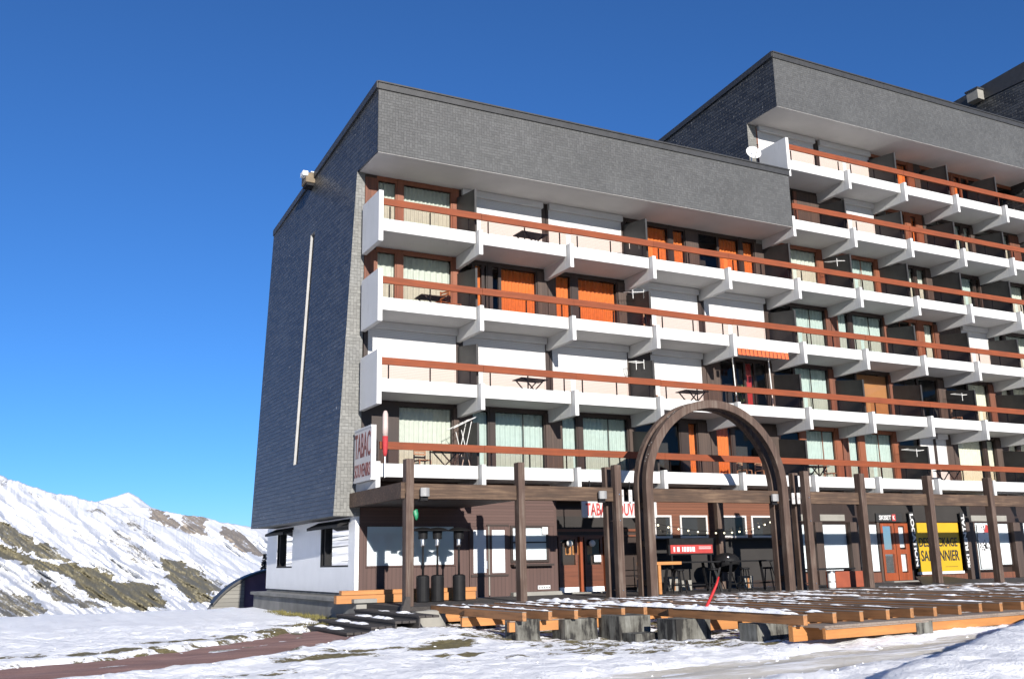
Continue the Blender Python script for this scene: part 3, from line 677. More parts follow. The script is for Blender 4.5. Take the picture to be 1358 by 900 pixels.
# white side of the ground floor
SX = -.13
mb = MB(); yc = 13.6
W = [(2.62,5.75),(9.55,11.95)]; zA,zB_ = -.05,1.36
yl = [WY,W[0][0],W[0][1],W[1][0],W[1][1],yc]
for i in range(5):
    hole = i in (1,3)
    for za,zc in ((-.87,zA),(zA,zB_),(zB_,1.56)):
        if hole and za == zA: continue
        mb.quad((SX,yl[i],za),(SX,yl[i+1],za),(SX,yl[i+1],zc),(SX,yl[i],zc))
mb.quad((SX,WY-.001,-.87),(.0,WY-.001,-.87),(.0,WY-.001,1.56),(SX,WY-.001,1.56))
bmesh.ops.remove_doubles(mb.bm, verts=mb.bm.verts, dist=.001)
part(mb, 'side_wall', 'sidewall')
for a,c in W:
    o = MB(); d = .22; e = .09
    o.box(SX+.02,SX+d,c-e,c,zA,zB_); o.box(SX+.02,SX+d,a,a+e*.6,zA,zB_); o.box(SX+.01,SX+d,a,c,zA,zA+.06); o.box(SX+.02,SX+d,a,c,zB_-.08,zB_)
    o.box(SX+.01,SX+d,c-.5,c-.43,zA+.06,zB_-.08)
    o = part(o, 'window', 'black')
    q = MB(); q.quad((SX+.14,a,zA+.06),(SX+.14,c,zA+.06),(SX+.14,c,zB_),(SX+.14,a,zB_)); part(q, 'pane', 'side_glass', o)
    q = MB(); q.quad((SX+.3,a-.1,zA-.1),(SX+.3,c+.1,zA-.1),(SX+.3,c+.1,zB_+.1),(SX+.3,a-.1,zB_+.1)); part(q, 'dark_room', 'dark', o)
    q = MB(); v0 = [(SX-.42,1.20),(SX-.42,1.30),(SX,1.48),(SX,1.38)]
    A = [(x,a-.12,z) for x,z in v0]; C_ = [(x,c+.35,z) for x,z in v0]
    for i in range(4): q.quad(A[i],A[(i+1)%4],C_[(i+1)%4],C_[i])
    q.quad(*A); q.quad(*C_); part(q, 'folded_awning', 'black', o)
mb = MB(); mb.box(-.74,-.02,.1,13.7,-1.10,-.98); mb.box(-.09,0,WY+.03,13.6,-.98,-.87); pl = part(mb, 'plinth_ledge', 'plinth', bevel=.015)
mb = MB(); mb.box(-.62,0,.25,13.6,-2.6,-1.10); part(mb, 'plinth', 'plinth')
# ------------------------------------------------------------------ writing
def text_mesh(txt, w, h, bold=.0, depth=.006):
    cu = bpy.data.curves.new('lettering', 'FONT'); cu.body = txt; cu.extrude = depth; cu.offset = bold; cu.size = 1; cu.resolution_u = 3
    ob = bpy.data.objects.new('lettering', cu); COL.objects.link(ob)
    dg = bpy.context.evaluated_depsgraph_get(); me = bpy.data.meshes.new_from_object(ob.evaluated_get(dg))
    bpy.data.objects.remove(ob); bpy.data.curves.remove(cu)
    xs_ = [v.co.x for v in me.vertices]; y_ = [v.co.y for v in me.vertices]
    a,b_,c,d = min(xs_),max(xs_),min(y_),max(y_)
    for v in me.vertices: v.co.x = (v.co.x-a)/(b_-a)*w; v.co.y = (v.co.y-c)/(d-c)*h
    return me
def put_text(txt, w, h, origin, ux, uy, mat, parent, bold=.0, name='lettering'):
    me = text_mesh(txt, w, h, bold)
    ux = Vector(ux); uy = Vector(uy); uz = ux.cross(uy); O = Vector(origin)
    me.transform(Matrix(((ux.x,uy.x,uz.x,O.x),(ux.y,uy.y,uz.y,O.y),(ux.z,uy.z,uz.z,O.z),(0,0,0,1))))
    me.materials.append(M[mat]); o = bpy.data.objects.new(name, me); COL.objects.link(o)
    o.parent = parent; o.matrix_parent_inverse = chain(parent).inverted(); return o
# tobacconist's sign on the end of the lowest balcony (seen from the left)
t = thing('shop_sign', (-.3,.8,2.55), 'white tobacco shop sign panel on the end of the lowest balcony', 'sign')
mb = MB(); mb.box(-.31,-.15,-.02,1.62,2.53,4.22); part(mb, 'sign_panel', 'sign_white', t, bevel=.01)
mb = MB(); mb.box(-.325,-.31,-.02,1.62,4.16,4.22); mb.box(-.325,-.31,-.02,1.62,2.53,2.6); part(mb, 'sign_edge', 'shutbox', t)
put_text('TABAC', 1.5, .78, (-.312,1.56,3.28), (0,-1,0), (0,0,1), 'redbrown_paint', t, .012)
put_text('SOUVENIRS', 1.5, .42, (-.312,1.56,2.68), (0,-1,0), (0,0,1), 'redbrown_paint', t, .012)
t = thing('shop_sign', (8.9,.2,1.45), 'long white sign with red tobacco shop lettering hung over the entrance', 'sign')
mb = MB(); mb.box(7.28,10.38,.16,.24,1.42,1.98)
part(mb, 'sign_panel', 'sign_white', t, bevel=.03)
put_text('TABAC SOUVENIRS', 2.8, .43, (7.42,.157,1.49), (1,0,0), (0,0,1), 'red_paint', t, .02)
for x in (7.6,9.9):
    mb = MB(); mb.box(x,x+.04,.18,.22,1.98,2.68); part(mb, 'hanger', 'black', t)
t = thing('shop_sign', (23.6,WY-.1,1.4), 'small dark sign with white ski shop name above the orange door', 'sign')
mb = MB(); mb.box(22.95,24.5,WY-.1,WY-.012,1.38,1.74); part(mb, 'sign_panel', 'black_paint', t)
put_text('SKISET', .72, .2, (23.12,WY-.105,1.46), (1,0,0), (0,0,1), 'pale_paint', t, .03)
mb = MB(); mb.box(23.9,24.12,WY-.108,WY-.101,1.42,1.70); part(mb, 'emblem', 'red_paint', t)
put_text('K', .13, .18, (23.94,WY-.112,1.47), (1,0,0), (0,0,1), 'pale_paint', t, .03)
def leaning(name, txt, xt, zt, xb_, zb_, y, label, w, down):
    t = thing(name, ((xt+xb_)/2,y,zb_), label, 'sign')
    a = Vector((xt,y,zt)); b_ = Vector((xb_,y,zb_)); d = (b_-a); ln = d.length; d.normalize(); s = Vector((d.z,0,-d.x))
    mb = MB(); mb.bar(a-d*.08, b_+d*.08, .05, w+.05, up=(1,0,0)); part(mb, 'sign_board', 'black_paint', t)
    s = Vector((-d.z,0,d.x))  # to the right when looking at the wall
    if s.x < 0: s = -s
    if down: put_text(txt, ln, w, a-s*w/2*1+Vector((0,-.033,0)) if False else a+Vector((0,-.034,0))-s*w/2, d, s, 'pale_paint', t, .035)
    else: put_text(txt, ln, w, b_+Vector((0,-.034,0))+s*w/2, -d, -s, 'pale_paint', t, .035)
leaning('ski_hire_sign', 'LOCATION', 24.94, 1.72, 25.04, -.5, 1.75, 'dark leaning board reading LOCATION down its length beside yellow banner', .21, True)
leaning('ski_hire_sign', 'SKI RENTAL', 28.2, 1.72, 28.3, -.62, 1.75, 'dark leaning board reading SKI RENTAL upwards right of yellow banner', .21, False)
t = thing('sale_banner', (26.7,WY-.1,-.75), 'large yellow sale banner with black lettering in the shop window', 'banner')
mb = MB(); mb.box(25.26,28.0,WY-.1,WY-.03,-.74,1.34); part(mb, 'banner_sheet', 'yellow', t)
mb = MB(); mb.box(25.2,28.05,WY-.14,WY-.02,-.86,-.745); part(mb, 'sill', 'pale_paint', t)
put_text('DESTOCKAGE', 2.42, .40, (25.40,WY-.108,.31), (1,0,0), (0,0,1), 'black_paint', t, .015)
put_text('SAISONNIER', 2.42, .46, (25.44,WY-.108,-.30), (1,0,0), (0,0,1), 'black_paint', t, .015)
mb = MB(); mb.box(26.9,27.7,WY-.106,WY-.101,-.56,-.545); part(mb, 'print_line', 'black_paint', t)
t = thing('window_poster', (29.5,WY-.1,0), 'white winter poster with red shape and dark sprays in shop window', 'poster')
mb = MB(); mb.box(29.3,30.15,WY-.075,WY-.062,-.68,1.28); part(mb, 'sheet', 'pale_paint', t)
mb = MB(); mb.prism([(29.75,.92),(30.05,.9),(30.05,1.2),(29.92,1.3)], WY-.082,WY-.076); part(mb, 'red_shape', 'red_paint', t)
mb = MB()
for q in range(26):
    x,z = rnd.uniform(29.35,30.1), rnd.uniform(.1,.5) ; mb.box(x,x+rnd.uniform(.03,.12),WY-.081,WY-.076,z,z+rnd.uniform(.03,.14))
for q in range(9):
    x,z = rnd.uniform(29.35,29.8), rnd.uniform(.8,1.2) ; mb.box(x,x+rnd.uniform(.02,.07),WY-.081,WY-.076,z,z+rnd.uniform(.02,.08))
part(mb, 'dark_spray', 'black_paint', t)['kind'] = 'stuff'
t = thing('house_notice', (6.77,WY-.1,1.0), 'small white notice at the upper corner of the brown shop window', 'notice')
mb = MB(); mb.box(6.66,6.88,WY-.09,WY-.062,.93,1.18); part(mb, 'plate', 'pale_paint', t)
mb = MB(); mb.bar((6.72,WY-.095,.98),(6.82,WY-.095,1.12),.012); part(mb, 'mark', 'grey_lamp', t)
t = thing('wall_plate', (6.7,WY-.05,-.86), 'narrow white plate with small dark squares low on brown wall', 'plate')
mb = MB(); mb.box(6.46,6.95,WY-.035,WY-.002,-.93,-.80); part(mb, 'plate', 'pale_paint', t)
mb = MB()
for x in (6.51,6.6,6.7,6.79,6.88): mb.box(x,x+.04,WY-.041,WY-.036,-.90,-.85)
part(mb, 'mark', 'black_paint', t)
t = thing('menu_board', (12.0,.5,.2), 'long red menu light box with white print behind the bar tables', 'sign')
mb = MB(); mb.box(11.05,13.02,.45,.6,.5,.72); mb.box(11.03,13.04,.5,.62,.14,.5); part(mb, 'casing', 'black', t)
mb = MB(); mb.box(11.1,12.98,.47,.5,.19,.49); part(mb, 'red_face', 'red_paint', t)
mb = MB()
for x,wd in ((11.22,.07),(11.38,.11),(11.6,.05),(11.68,.09),(11.8,.1),(11.93,.09),(12.05,.12)): mb.box(x,x+wd,.462,.469,.25,.42)
for z in (.41,.37,.34): mb.box(12.35,12.9,.462,.469,z,z+.014)
part(mb, 'white_print', 'pale_paint', t)
for x in (11.15,12.9):
    mb = MB(); mb.box(x,x+.06,.52,.58,FL,.14); part(mb, 'leg', 'black', t)
# ------------------------------------------------------------------ pergola with the arch
pg = thing('timber_pergola', (10,-2.6,FL), 'dark brown timber pergola with double post pairs and a round arch', 'pergola')
PY0, PY1 = -2.75, -2.45
posts = [(-.22,.02),(3.33,3.55),(17.3,17.54),(20.84,21.08),(24.28,24.52),(27.8,28.04),(31.3,31.54)]
for xa,xc in posts:
    mb = MB(); mb.box(xa,xc,PY0,PY1,FL-.3,2.9); o = part(mb, 'post', 'post', pg, bevel=.02)
for x in (6.74,14.62):
    for ya,dz in ((PY0,2.92),(-2.2,2.9)):
        mb = MB(); mb.box(x,x+.24,ya,ya+.24,FL-.3,dz); part(mb, 'post', 'post', pg, bevel=.02)
    mb = MB()
    for z in (-.9,1.2,2.0): mb.tube([(x+.12,PY0-.03,z),(x+.12,-1.9,z)], .02, 6)
    part(mb, 'tie_bolt', 'metal', pg)
xs_b = [(.02,3.33),(3.55,6.74),(8.2,13.5),(14.86,17.3),(17.54,20.84),(21.08,24.28),(24.52,27.8),(28.04,31.3)]
for xa,xc in xs_b:
    mb = MB(); mb.box(xa+.004,xc-.004,-2.62,-2.46,1.79,2.22); part(mb, 'beam', 'beam', pg, bevel=.015)
mb = MB(); mb.box(-.36,-.24,-2.7,1.9,1.79,2.24); mb.box(-.24,-.224,-2.74,-2.46,1.9,2.24); part(mb, 'side_beam', 'beam', pg, bevel=.015)
mb = MB()
for y in (-2.4,-1.4,-.4,.9): mb.box(-.23,3.5,y,y+.1,1.86,2.0)
mb.box(-.23,3.5,-2.44,1.9,1.80,1.855); part(mb, 'canopy_boards', 'frame', pg)
for ya in (-2.78,-2.3):      # the two arch ribs
    mb = MB(); n = 40; cx, cz, ro, ri = 10.85, 2.24, 2.96, 2.69
    pts_o = [(cx-ro,FL-.3)]+[(cx-ro*math.cos(math.pi*i/n),cz+ro*math.sin(math.pi*i/n)) for i in range(n+1)]+[(cx+ro,FL-.3)]
    pts_i = [(cx-ri,FL-.3)]+[(cx-ri*math.cos(math.pi*i/n),cz+ri*math.sin(math.pi*i/n)) for i in range(n+1)]+[(cx+ri,FL-.3)]
    for a,c,e,f in zip(pts_o,pts_o[1:],pts_i,pts_i[1:]):
        for (p,q) in ((a,c),(f,e)): mb.quad((p[0],ya,p[1]),(q[0],ya,q[1]),(q[0],ya+.24,q[1]),(p[0],ya+.24,p[1]))
        for y in (ya,ya+.24): mb.quad((a[0],y,a[1]),(c[0],y,c[1]),(f[0],y,f[1]),(e[0],y,e[1]))
    bmesh.ops.remove_doubles(mb.bm, verts=mb.bm.verts, dist=.0005)
    o = part(mb, 'arch_rib', 'post', pg, bevel=.015)
    if ya < -2.5:
        mb = MB()
        for i in range(30):
            t_ = rnd.uniform(.15,3.0)
            for yb in (rnd.uniform(ya+.04,ya+.2),):
                t_ += rnd.uniform(-.015,.015); mb.ball((cx-(ro+.004)*math.cos(t_),yb+rnd.uniform(-.02,.02),cz+(ro+.004)*math.sin(t_)), .010, 1)
        part(mb, 'nail_heads', 'wire', o)
for x in (7.95,13.6):
    for z in (-.8,.4,1.6):
        mb = MB(); mb.box(x,x+.16,-2.535,-2.305,z,z+.18); part(mb, 'spacer_block', 'frame', pg)
# floodlights fixed to the beams
def floodlight(x, label):
    t = thing('floodlight', (x,-2.8,1.9), label, 'lamp', 'floodlights on the pergola beam')
    mb = MB(); mb.sheet(lambda u,v: (x-.13+.26*u, -2.80-.06*math.sin(math.pi*u), 1.85+.24*v), 6, 3); mb.box(x-.13,x+.13,-2.80,-2.70,1.85,2.09); part(mb, 'housing', 'grey_lamp', t, bevel=.02)
    mb = MB(); mb.box(x-.05,x+.05,-2.70,-2.62,1.93,2.0); mb.box(x-.11,x+.11,-2.74,-2.63,1.74,1.85); part(mb, 'lamp_bracket', 'black', t)
floodlight(.33,'grey floodlight on the pergola beam right of the leftmost post')
floodlight(6.25,'grey floodlight on the pergola beam left of the TABAC sign post')
floodlight(13.2,'grey floodlight on the pergola beam inside right side of arch')
for i,(x,y) in enumerate(((7.18,-2.35),(7.5,-2.35),(14.36,-2.35),(14.95,-2.2))):
    if i == 3: x = 14.5; y = -2.46
    t = thing('notice_plate', (x,y,1.8), ['pale upright plate just right of the left double post','second pale upright plate left of the arch leg','pale upright plate behind the double post right of arch','pale upright plate at front of the double post right of arch'][i], 'plate', 'pale plates by the double posts')
    mb = MB(); mb.box(x,x+.13,y,y+.03,1.80,2.18); part(mb, 'plate', 'sign_white', t)
    mb = MB(); mb.box(x+.03,x+.05,y-.004,y-.001,1.9,2.1); mb.box(x+.07,x+.1,y-.004,y-.001,1.95,2.02); part(mb, 'mark', 'grey_lamp', t)
    mb = MB(); mb.box(x+.05,x+.08,y+.03,y+.05,1.75,2.45); part(mb, 'stem', 'black', t)
t = thing('plastic_bag', (.0,-2.8,1.25), 'green plastic bag caught on the leftmost pergola post', 'bag')
mb = MB(); mb.ball((.05,-2.79,1.35), .11, 2, (.7,.45,1.5))
for v in mb.bm.verts: v.co += Vector(noise.noise_vector(v.co*9))*.05
part(mb, 'bag_body', 'plastic_green', t, smooth=True)
# ------------------------------------------------------------------ terrace, deck frame, piers
mb = MB()
mb.box(-.3,33,-3.15,WY,FL-.5,FL-.005); ter = mb.build('terrace_floor', M['oldwood']); tag(ter, kind='structure')
dk = thing('deck_frame', (9,-9,-1.6), 'half built deck of orange joists on concrete piers with patches of snow', 'deck')
nj = 0; snow_bits = []
def joist(x, ya, yb, z1=-1.08, h=.2, w=.1, tilt=0):
    mb = MB(); mb.box(x-w/2,x+w/2,ya,yb,z1-h,z1-.018); o = part(mb, 'joist', 'joist', dk, bevel=.006)
    mb = MB(); mb.box(x-w/2-.002,x+w/2+.002,ya-.002,yb,z1-.018,z1); part(mb, 'weathered_top', 'joist_top', o)
    return o
def snowcap(x, ya, yb, z, w, o, seed, th=.05, full=0):
    """lumpy ridge of snow lying on a timber"""
    n = max(4,int((yb-ya)/.09)); rr = random.Random(seed)
    def f(u,v):
        y = ya+(yb-ya)*u; a = (v-.5)*2
        e = max(0, 1-abs(2*u-1)**8); nn = .55+.55*full+.75*noise.noise((x*3.1,y*1.7,seed))+.35*noise.noise((x*7,y*6,seed))
        k_ = max(full,min(1,.62+.9*noise.noise((y*2.6,seed*1.7,1))+.5*noise.noise((y*8,seed,5)))); hgt = max(0,th*e*nn*k_); ww = w/2*k_*min(1,e*1.6)
        return (x+a*ww+w*.22*noise.noise((y*3.1,seed,9))*(1-.5*abs(a)), y, z-.004+hgt*(1-a*a))
    mb = MB(); mb.sheet(f, n, 6); part(mb, 'snow_cap', 'snow', o, smooth=True, recalc=False)
front = lambda x: -13.9+.076*(x-3.5)
seed = 1
for i in range(6):
    x = .28+.64*i
    for ya,yb in ((-8.75+rnd.uniform(-.08,.1),-5.6),(-5.8,-3.2)):
        o = joist(x+(.0 if ya < -6 else .1), ya, yb)
        if rnd.random() < .8: snowcap(x+(.0 if ya < -6 else .1), ya+.3*rnd.random(), yb-rnd.random(), -1.08, .16, o, seed, .07)
        seed += 1
x = 3.55; i = 0
xsj = []
while x < 23.5:
    xsj.append(x); x += .80
for i,x in enumerate(xsj):
    yf = front(x)+rnd.uniform(-.05,.05)
    segs = [(yf,yf+4.3),(yf+4.0,yf+7.6),(yf+7.3,-3.2)]
    for j,(ya,yb) in enumerate(segs):
        if yb-ya < .5: continue
        xx = x+(.0,.105,.0)[j]+rnd.uniform(-.01,.01)
        o = joist(xx, ya, yb, -1.08+rnd.uniform(-.012,.012))
        pr = .95 if i < 2 else (.65 if i < 9 else .4) if j else .25
        if rnd.random() < pr: snowcap(xx, ya+.15, yb-.2*rnd.random(), -1.08, .15 if i else .18, o, seed, .085 if i < 2 else .055, 0 if i else .8)
        seed += 1
# girders under the joists
def girder(xa, xc, y, z1=-1.285, h=.24, w=.11, dy=0):
    mb = MB(); mb.bar((xa,y,z1-h/2),(xc,y+dy,z1-h/2),w,h); part(mb, 'girder', 'timber', dk, bevel=.006)
    mb = MB(); mb.bar((xa,y+.02,z1-.012),(xc,y+.02+dy,z1-.012),w+.10,.022); part(mb, 'girder_cap', 'joist_top', dk)
girder(.1,3.75,-8.25); girder(.1,3.8,-5.7); girder(.1,24,-3.5)
girder(3.75,24,front(3.75)-.3,-1.325,.2,.08,(24-3.75)*.076)
mb = MB(); y0 = front(3.3)
mb.bar((3.75,y0+.0,-1.305),(24,y0+.0+(24-3.75)*.076,-1.305),.55,.045); part(mb, 'girder_cap', 'joist_top', dk)
girder(3.45,24,y0+.3,-1.285,.3,.12,(24-3.45)*.076)
girder(3.45,24,-9.8); girder(3.45,24,-6.4)
girder(4.1,5.2,-9.93,-1.30,.3)
girder(4.6,8.9,-11.4,-1.30)
def pier(xa, xc, ya, yc, za, zc, label, second=None):
    t = thing('concrete_pier', ((xa+xc)/2,(ya+yc)/2,za), label, 'pier', 'concrete piers under the deck')
    mb = MB(); mb.box(xa,xc,ya,yc,za,zc)
    bmesh.ops.subdivide_edges(mb.bm, edges=mb.bm.edges, cuts=3, use_grid_fill=True)
    for v in mb.bm.verts: v.co += Vector(noise.noise_vector(v.co*2.3))*.02
    part(mb, 'block', 'pier', t, bevel=.012)
    if second:
        mb = MB(); mb.box(*second); part(mb, 'footing', 'pier', t, bevel=.012)
pier(.24,.86,-8.35,-7.8,-2.2,-1.27,'small stained pier at the left front corner of the deck')
pier(1.36,2.24,-8.6,-8.0,-2.3,-1.29,'streaked grey pier, second from the left of deck')
pier(2.44,3.3,-9.2,-8.3,-2.4,-1.24,'double block pier with a lower block in front of it',(2.5,3.22,-9.75,-9.22,-2.4,-1.6))
pier(2.98,3.92,-10.6,-9.9,-2.4,-1.28,'tall pale square pier beside the red pipe')
pier(3.5,4.47,-12.6,-12.05,-2.2,-1.31,'low streaked pier below the long snow covered joist')
pier(.9,1.3,-5.2,-4.8,-2.2,-1.53,'tiny pier below the left joists near the terrace')
pier(6.4,6.9,front(6.6)-.36,front(6.6)-.1,-2.2,-1.33,'dark pier end set in the orange front girder')
t = thing('marking_pipe', (4.1,-9.75,-1.3), 'thin red plastic pipe leaning up from the deck by the tall pier', 'pipe')
mb = MB(); mb.tube([(3.98,-10.2,-1.3),(4.18,-10.15,-1.08),(4.42,-10.1,-.8),(4.58,-10.08,-.58),(4.66,-10.07,-.42)], [.035,.035,.033,.028,.02], 8); part(mb, 'pipe_body', 'redpipe', t, smooth=True)
t = thing('wooden_steps', (-1.4,-2.6,-1.6), 'blackened wooden steps with snow patches at the left end of terrace', 'steps')
for i in range(4):
    xa = -.34-.56*(i+1); z = FL-.115*(i+1)
    mb = MB()
    for q in range(3): mb.box(xa+.19*q,xa+.19*q+.165,-5.4+.15*i,-.35-.1*i,z-.06,z)
    o = part(mb, 'tread', 'oldwood', t, bevel=.008)
    mb = MB(); mb.box(xa+.02,xa+.06,-5.35+.15*i,-.4-.1*i,z-.5,z-.06); part(mb, 'riser', 'oldwood', o)
    for q in range(2):
        ya = -4.6+q*1.9+rnd.uniform(0,.8); snowcap(xa+.27, ya, ya+rnd.uniform(.8,1.4), z, .36, o, 100+i*3+q, .08)
mb = MB(); mb.prism([(-.75,-1.75),(-.3,-1.75),(-.3,-.85),(-.42,-.85)], -3.3,-3.16); part(mb, 'stringer', 'oldwood', t)
t = thing('kerb_stone', (.15,-3.4,-1.5), 'pale stone block with grass at its foot below the leftmost post', 'stone')
mb = MB(); mb.box(-.25,.55,-3.75,-3.2,-1.7,-1.22)
bmesh.ops.subdivide_edges(mb.bm, edges=mb.bm.edges, cuts=3, use_grid_fill=True)
for v in mb.bm.verts: v.co += Vector(noise.noise_vector(v.co*3))*.05
part(mb, 'stone_body', 'reveal', t, smooth=True)
for i,(ya,z,xa,xc,lab) in enumerate(((.35,-1.11,-1.2,3.35,'long orange timber lying on the terrace behind the heaters, lower one'),(.5,-.87,-1.0,3.45,'long orange timber on top of another by the heaters'))):
    t = thing('loose_timber', ((xa+xc)/2,ya,z), lab, 'timber', 'loose orange timbers on the terrace')
    mb = MB(); mb.box(xa,xc,ya,ya+.26,z,z+(.235 if i == 0 else .13)); part(mb, 'plank', 'timber', t, bevel=.01)
t = thing('ramp_board', (20,-2.2,-1.0), 'dark sloping board lying in front of the ski shop door', 'ramp')
mb = MB(); v = [(19.6,-3.1,-1.08),(23.4,-3.1,-1.08),(24.0,-.2,-.86),(22.6,-.2,-.86)]
mb.quad(*v); mb.quad(*[(x,y,z-.05) for x,y,z in v][::-1])
for i in range(4): a,c = v[i],v[(i+1)%4]; mb.quad(a,c,(c[0],c[1],c[2]-.05),(a[0],a[1],a[2]-.05))
part(mb, 'board', 'trim', t)
t = thing('rust_red_screen', (17.4,-1.5,FL), 'rust red board box standing between the pergola posts', 'planter')
mb = MB(); mb.box(16.75,18.3,-1.7,-1.2,FL,-.55); part(mb, 'box_body', 'rust', t, bevel=.02)
mb = MB(); mb.box(16.9,18.15,-1.6,-1.3,-.56,-.545); part(mb, 'soil_top', 'oldwood', t)
t = thing('paint_bucket', (16.5,-1.6,FL), 'tall white drum beside the rust red box', 'drum')
mb = MB(); mb.lathe([(.13,0),(.14,.05),(.135,.5),(.14,.52)], (16.52,-1.7,FL)); part(mb, 'drum_body', 'dishw', t, smooth=False)
mb = MB(); mb.lathe([(.15,.52),(.15,.57),(.12,.58)], (16.52,-1.7,FL)); mb.lathe([(.1435,.2),(.1435,.24)], (16.52,-1.7,FL)); part(mb, 'lid', 'metal', t)
t = thing('outdoor_bench', (16.4,-.6,FL), 'low dark bench behind the rust red box', 'bench')
mb = MB(); mb.box(15.9,18.6,-.9,-.45,-.5,-.44); part(mb, 'seat', 'black', t)
for x in (16.0,18.4):
    mb = MB(); mb.box(x,x+.08,-.85,-.5,FL,-.5); part(mb, 'leg', 'black', t)
# ------------------------------------------------------------------ things on the terrace
ht = thing('patio_heater', (0,0,0), 'leftmost black patio heater, next to the pergola post', 'heater', 'patio heaters')
mb = MB(); mb.lathe([(.20,0),(.21,.03),(.2,.06),(.2,.72),(.19,.76),(.12,.79)]); part(mb, 'gas_housing', 'black', ht, smooth=False)
mb = MB(); mb.lathe([(.035,.78),(.03,1.65)], n=10); part(mb, 'pole', 'black', ht, smooth=True)
mb = MB(); mb.lathe([(.05,1.62),(.07,1.68),(.06,1.74),(.075,1.8),(.05,1.9),(.07,1.97)], n=14); part(mb, 'burner', 'metal', ht, smooth=True)
mb = MB(); mb.lathe([(.14,1.86),(.15,2.05),(.16,2.12)], n=16); mb.lathe([(.37,2.10),(.36,2.12),(.2,2.19),(.05,2.215)], n=24); part(mb, 'reflector', 'black', ht, smooth=False)
ht.location = (1.30,.3-.55,FL)
copy_thing(ht, (1.78,-.25,FL), 1, 'middle black patio heater of the three in front of white panel')
copy_thing(ht, (2.50,-.25,FL), 2, 'rightmost black patio heater, beside the brown door')
tb = thing('bar_table', (0,0,0), 'high black bar table nearer the arch left leg', 'table', 'high bar tables')
mb = MB(); mb.box(-1.3,1.3,-.35,.35,.98,1.03); part(mb, 'table_top', 'black', tb, bevel=.008)
for sx in (-1,1):
    for sy in (-1,1):
        mb = MB(); mb.bar((sx*.95,sy*.26,.98),(sx*1.22,sy*.38,0),.075); part(mb, 'leg', 'black', tb)
mb = MB(); mb.bar((-1.1,-.32,.25),(1.1,-.32,.25),.035); part(mb, 'foot_rail', 'black', tb)
tb.location = (10.9,-.6,FL)
copy_thing(tb, (13.45,-.75,FL), .06, 'high black bar table nearer the arch right leg')
st = thing('bar_stool', (0,0,0), 'black bar stool at the left end of the bar tables', 'stool', 'bar stools')
mb = MB(); mb.lathe([(.16,.72),(.18,.74),(.18,.77),(.15,.79)], n=16); part(mb, 'seat', 'black', st)
for a in range(4):
    c,s_ = math.cos(a*1.571+.78),math.sin(a*1.571+.78)
    mb = MB(); mb.bar((c*.12,s_*.12,.73),(c*.22,s_*.22,0),.03); part(mb, 'leg', 'black', st)
mb = MB(); mb.tube([(.19*math.cos(t_*.5236),.19*math.sin(t_*.5236),.28) for t_ in range(13)], .012, 6, False); part(mb, 'foot_ring', 'black', st)
st.location = (10.2,-1.15,FL)
for x,y,lab in ((11.6,-1.2,'black bar stool in front of the left bar table, near its right end'),(12.9,-1.3,'black bar stool before the gap of the two bar tables'),(14.0,-1.25,'black bar stool in front of the right bar table'),(11.0,.1,'black bar stool behind the left bar table under menu box')):
    copy_thing(st, (x,y,FL), rnd.random(), lab)
t = thing('covered_grill', (13.6,.4,FL), 'round black covered grill behind the right bar table', 'grill')
mb = MB(); mb.lathe([(.25,.62),(.42,.8),(.5,.98),(.47,1.1),(.36,1.22),(.18,1.29),(.05,1.31)], (13.6,.5,FL), 24); part(mb, 'grill_bowl', 'black', t, smooth=True)
for a in range(3):
    c,s_ = math.cos(a*2.094),math.sin(a*2.094); mb = MB(); mb.bar((13.6+c*.2,.5+s_*.2,FL+.6),(13.6+c*.45,.5+s_*.45,FL),.04); part(mb, 'leg', 'black', t)
mb = MB(); mb.ball((13.4,.16,FL+1.14), .07, 2); part(mb, 'dome_highlight', 'metal', t, smooth=True)  # bright ball set into the dome as its highlight
t = thing('timber_trestle', (8.75,-1.2,FL), 'orange timber trestle standing inside the left leg of the arch', 'trestle')
for x in (8.6,9.25):
    mb = MB(); mb.box(x,x+.11,-1.3,-1.2,FL,-.18); part(mb, 'leg', 'timber', t)
mb = MB(); mb.box(8.5,10.2,-1.32,-1.16,-.18,-.08); part(mb, 'top_rail', 'timber', t)
for i,(x,y,z,h,lab) in enumerate(((10.4,1.2,FL,.42,'pale carton under the left bar table'),(11.5,1.1,FL,.5,'tall pale carton under the menu box'),(12.2,1.3,FL,.36,'low pale carton at the bar front'),(15.0,1.2,FL,.45,'pale carton right of the covered grill'))):
    t = thing('carton', (x,y,z), lab, 'box', 'cartons along the bar front')
    mb = MB(); mb.box(x-.2,x+.25,y-.18,y+.18,z,z+h); part(mb, 'carton_body', 'reveal', t, bevel=.01)
    mb = MB(); mb.box(x-.02,x+.06,y-.182,y+.182,z+.02,z+h+.003); part(mb, 'tape', 'tan', t)
t = thing('string_lights', (14,1.5,1.1), 'string of small lit bulbs hanging across the bar windows', 'string lights')
pts = []
for q in range(31):
    u = q/30; pts.append((11.2+5.8*u, 1.62-.5*math.sin(math.pi*u), 1.33-.42*math.sin(math.pi*u)**.9+.12*u))
mb = MB(); mb.tube(pts, .008, 5); part(mb, 'cable', 'black', t)
for q in range(1,31,2):
    mb = MB(); mb.ball(Vector(pts[q])+Vector((0,-.0,-.05)), .035, 2); part(mb, 'bulb', 'bulb', t, smooth=True)
for x,lab in ((8.15,'round white lamp above the left entrance door'),(9.12,'round white lamp above the right entrance door')):
    t = thing('wall_lamp', (x,2.6,.62), lab, 'lamp', 'round lamps over the entrance doors')
    mb = MB(); mb.ball((x,2.55,.62), .12, 3); part(mb, 'globe', 'dishw', t, smooth=True)
    mb = MB(); mb.box(x-.03,x+.03,2.55,2.79,.7,.76); part(mb, 'arm', 'black', t)
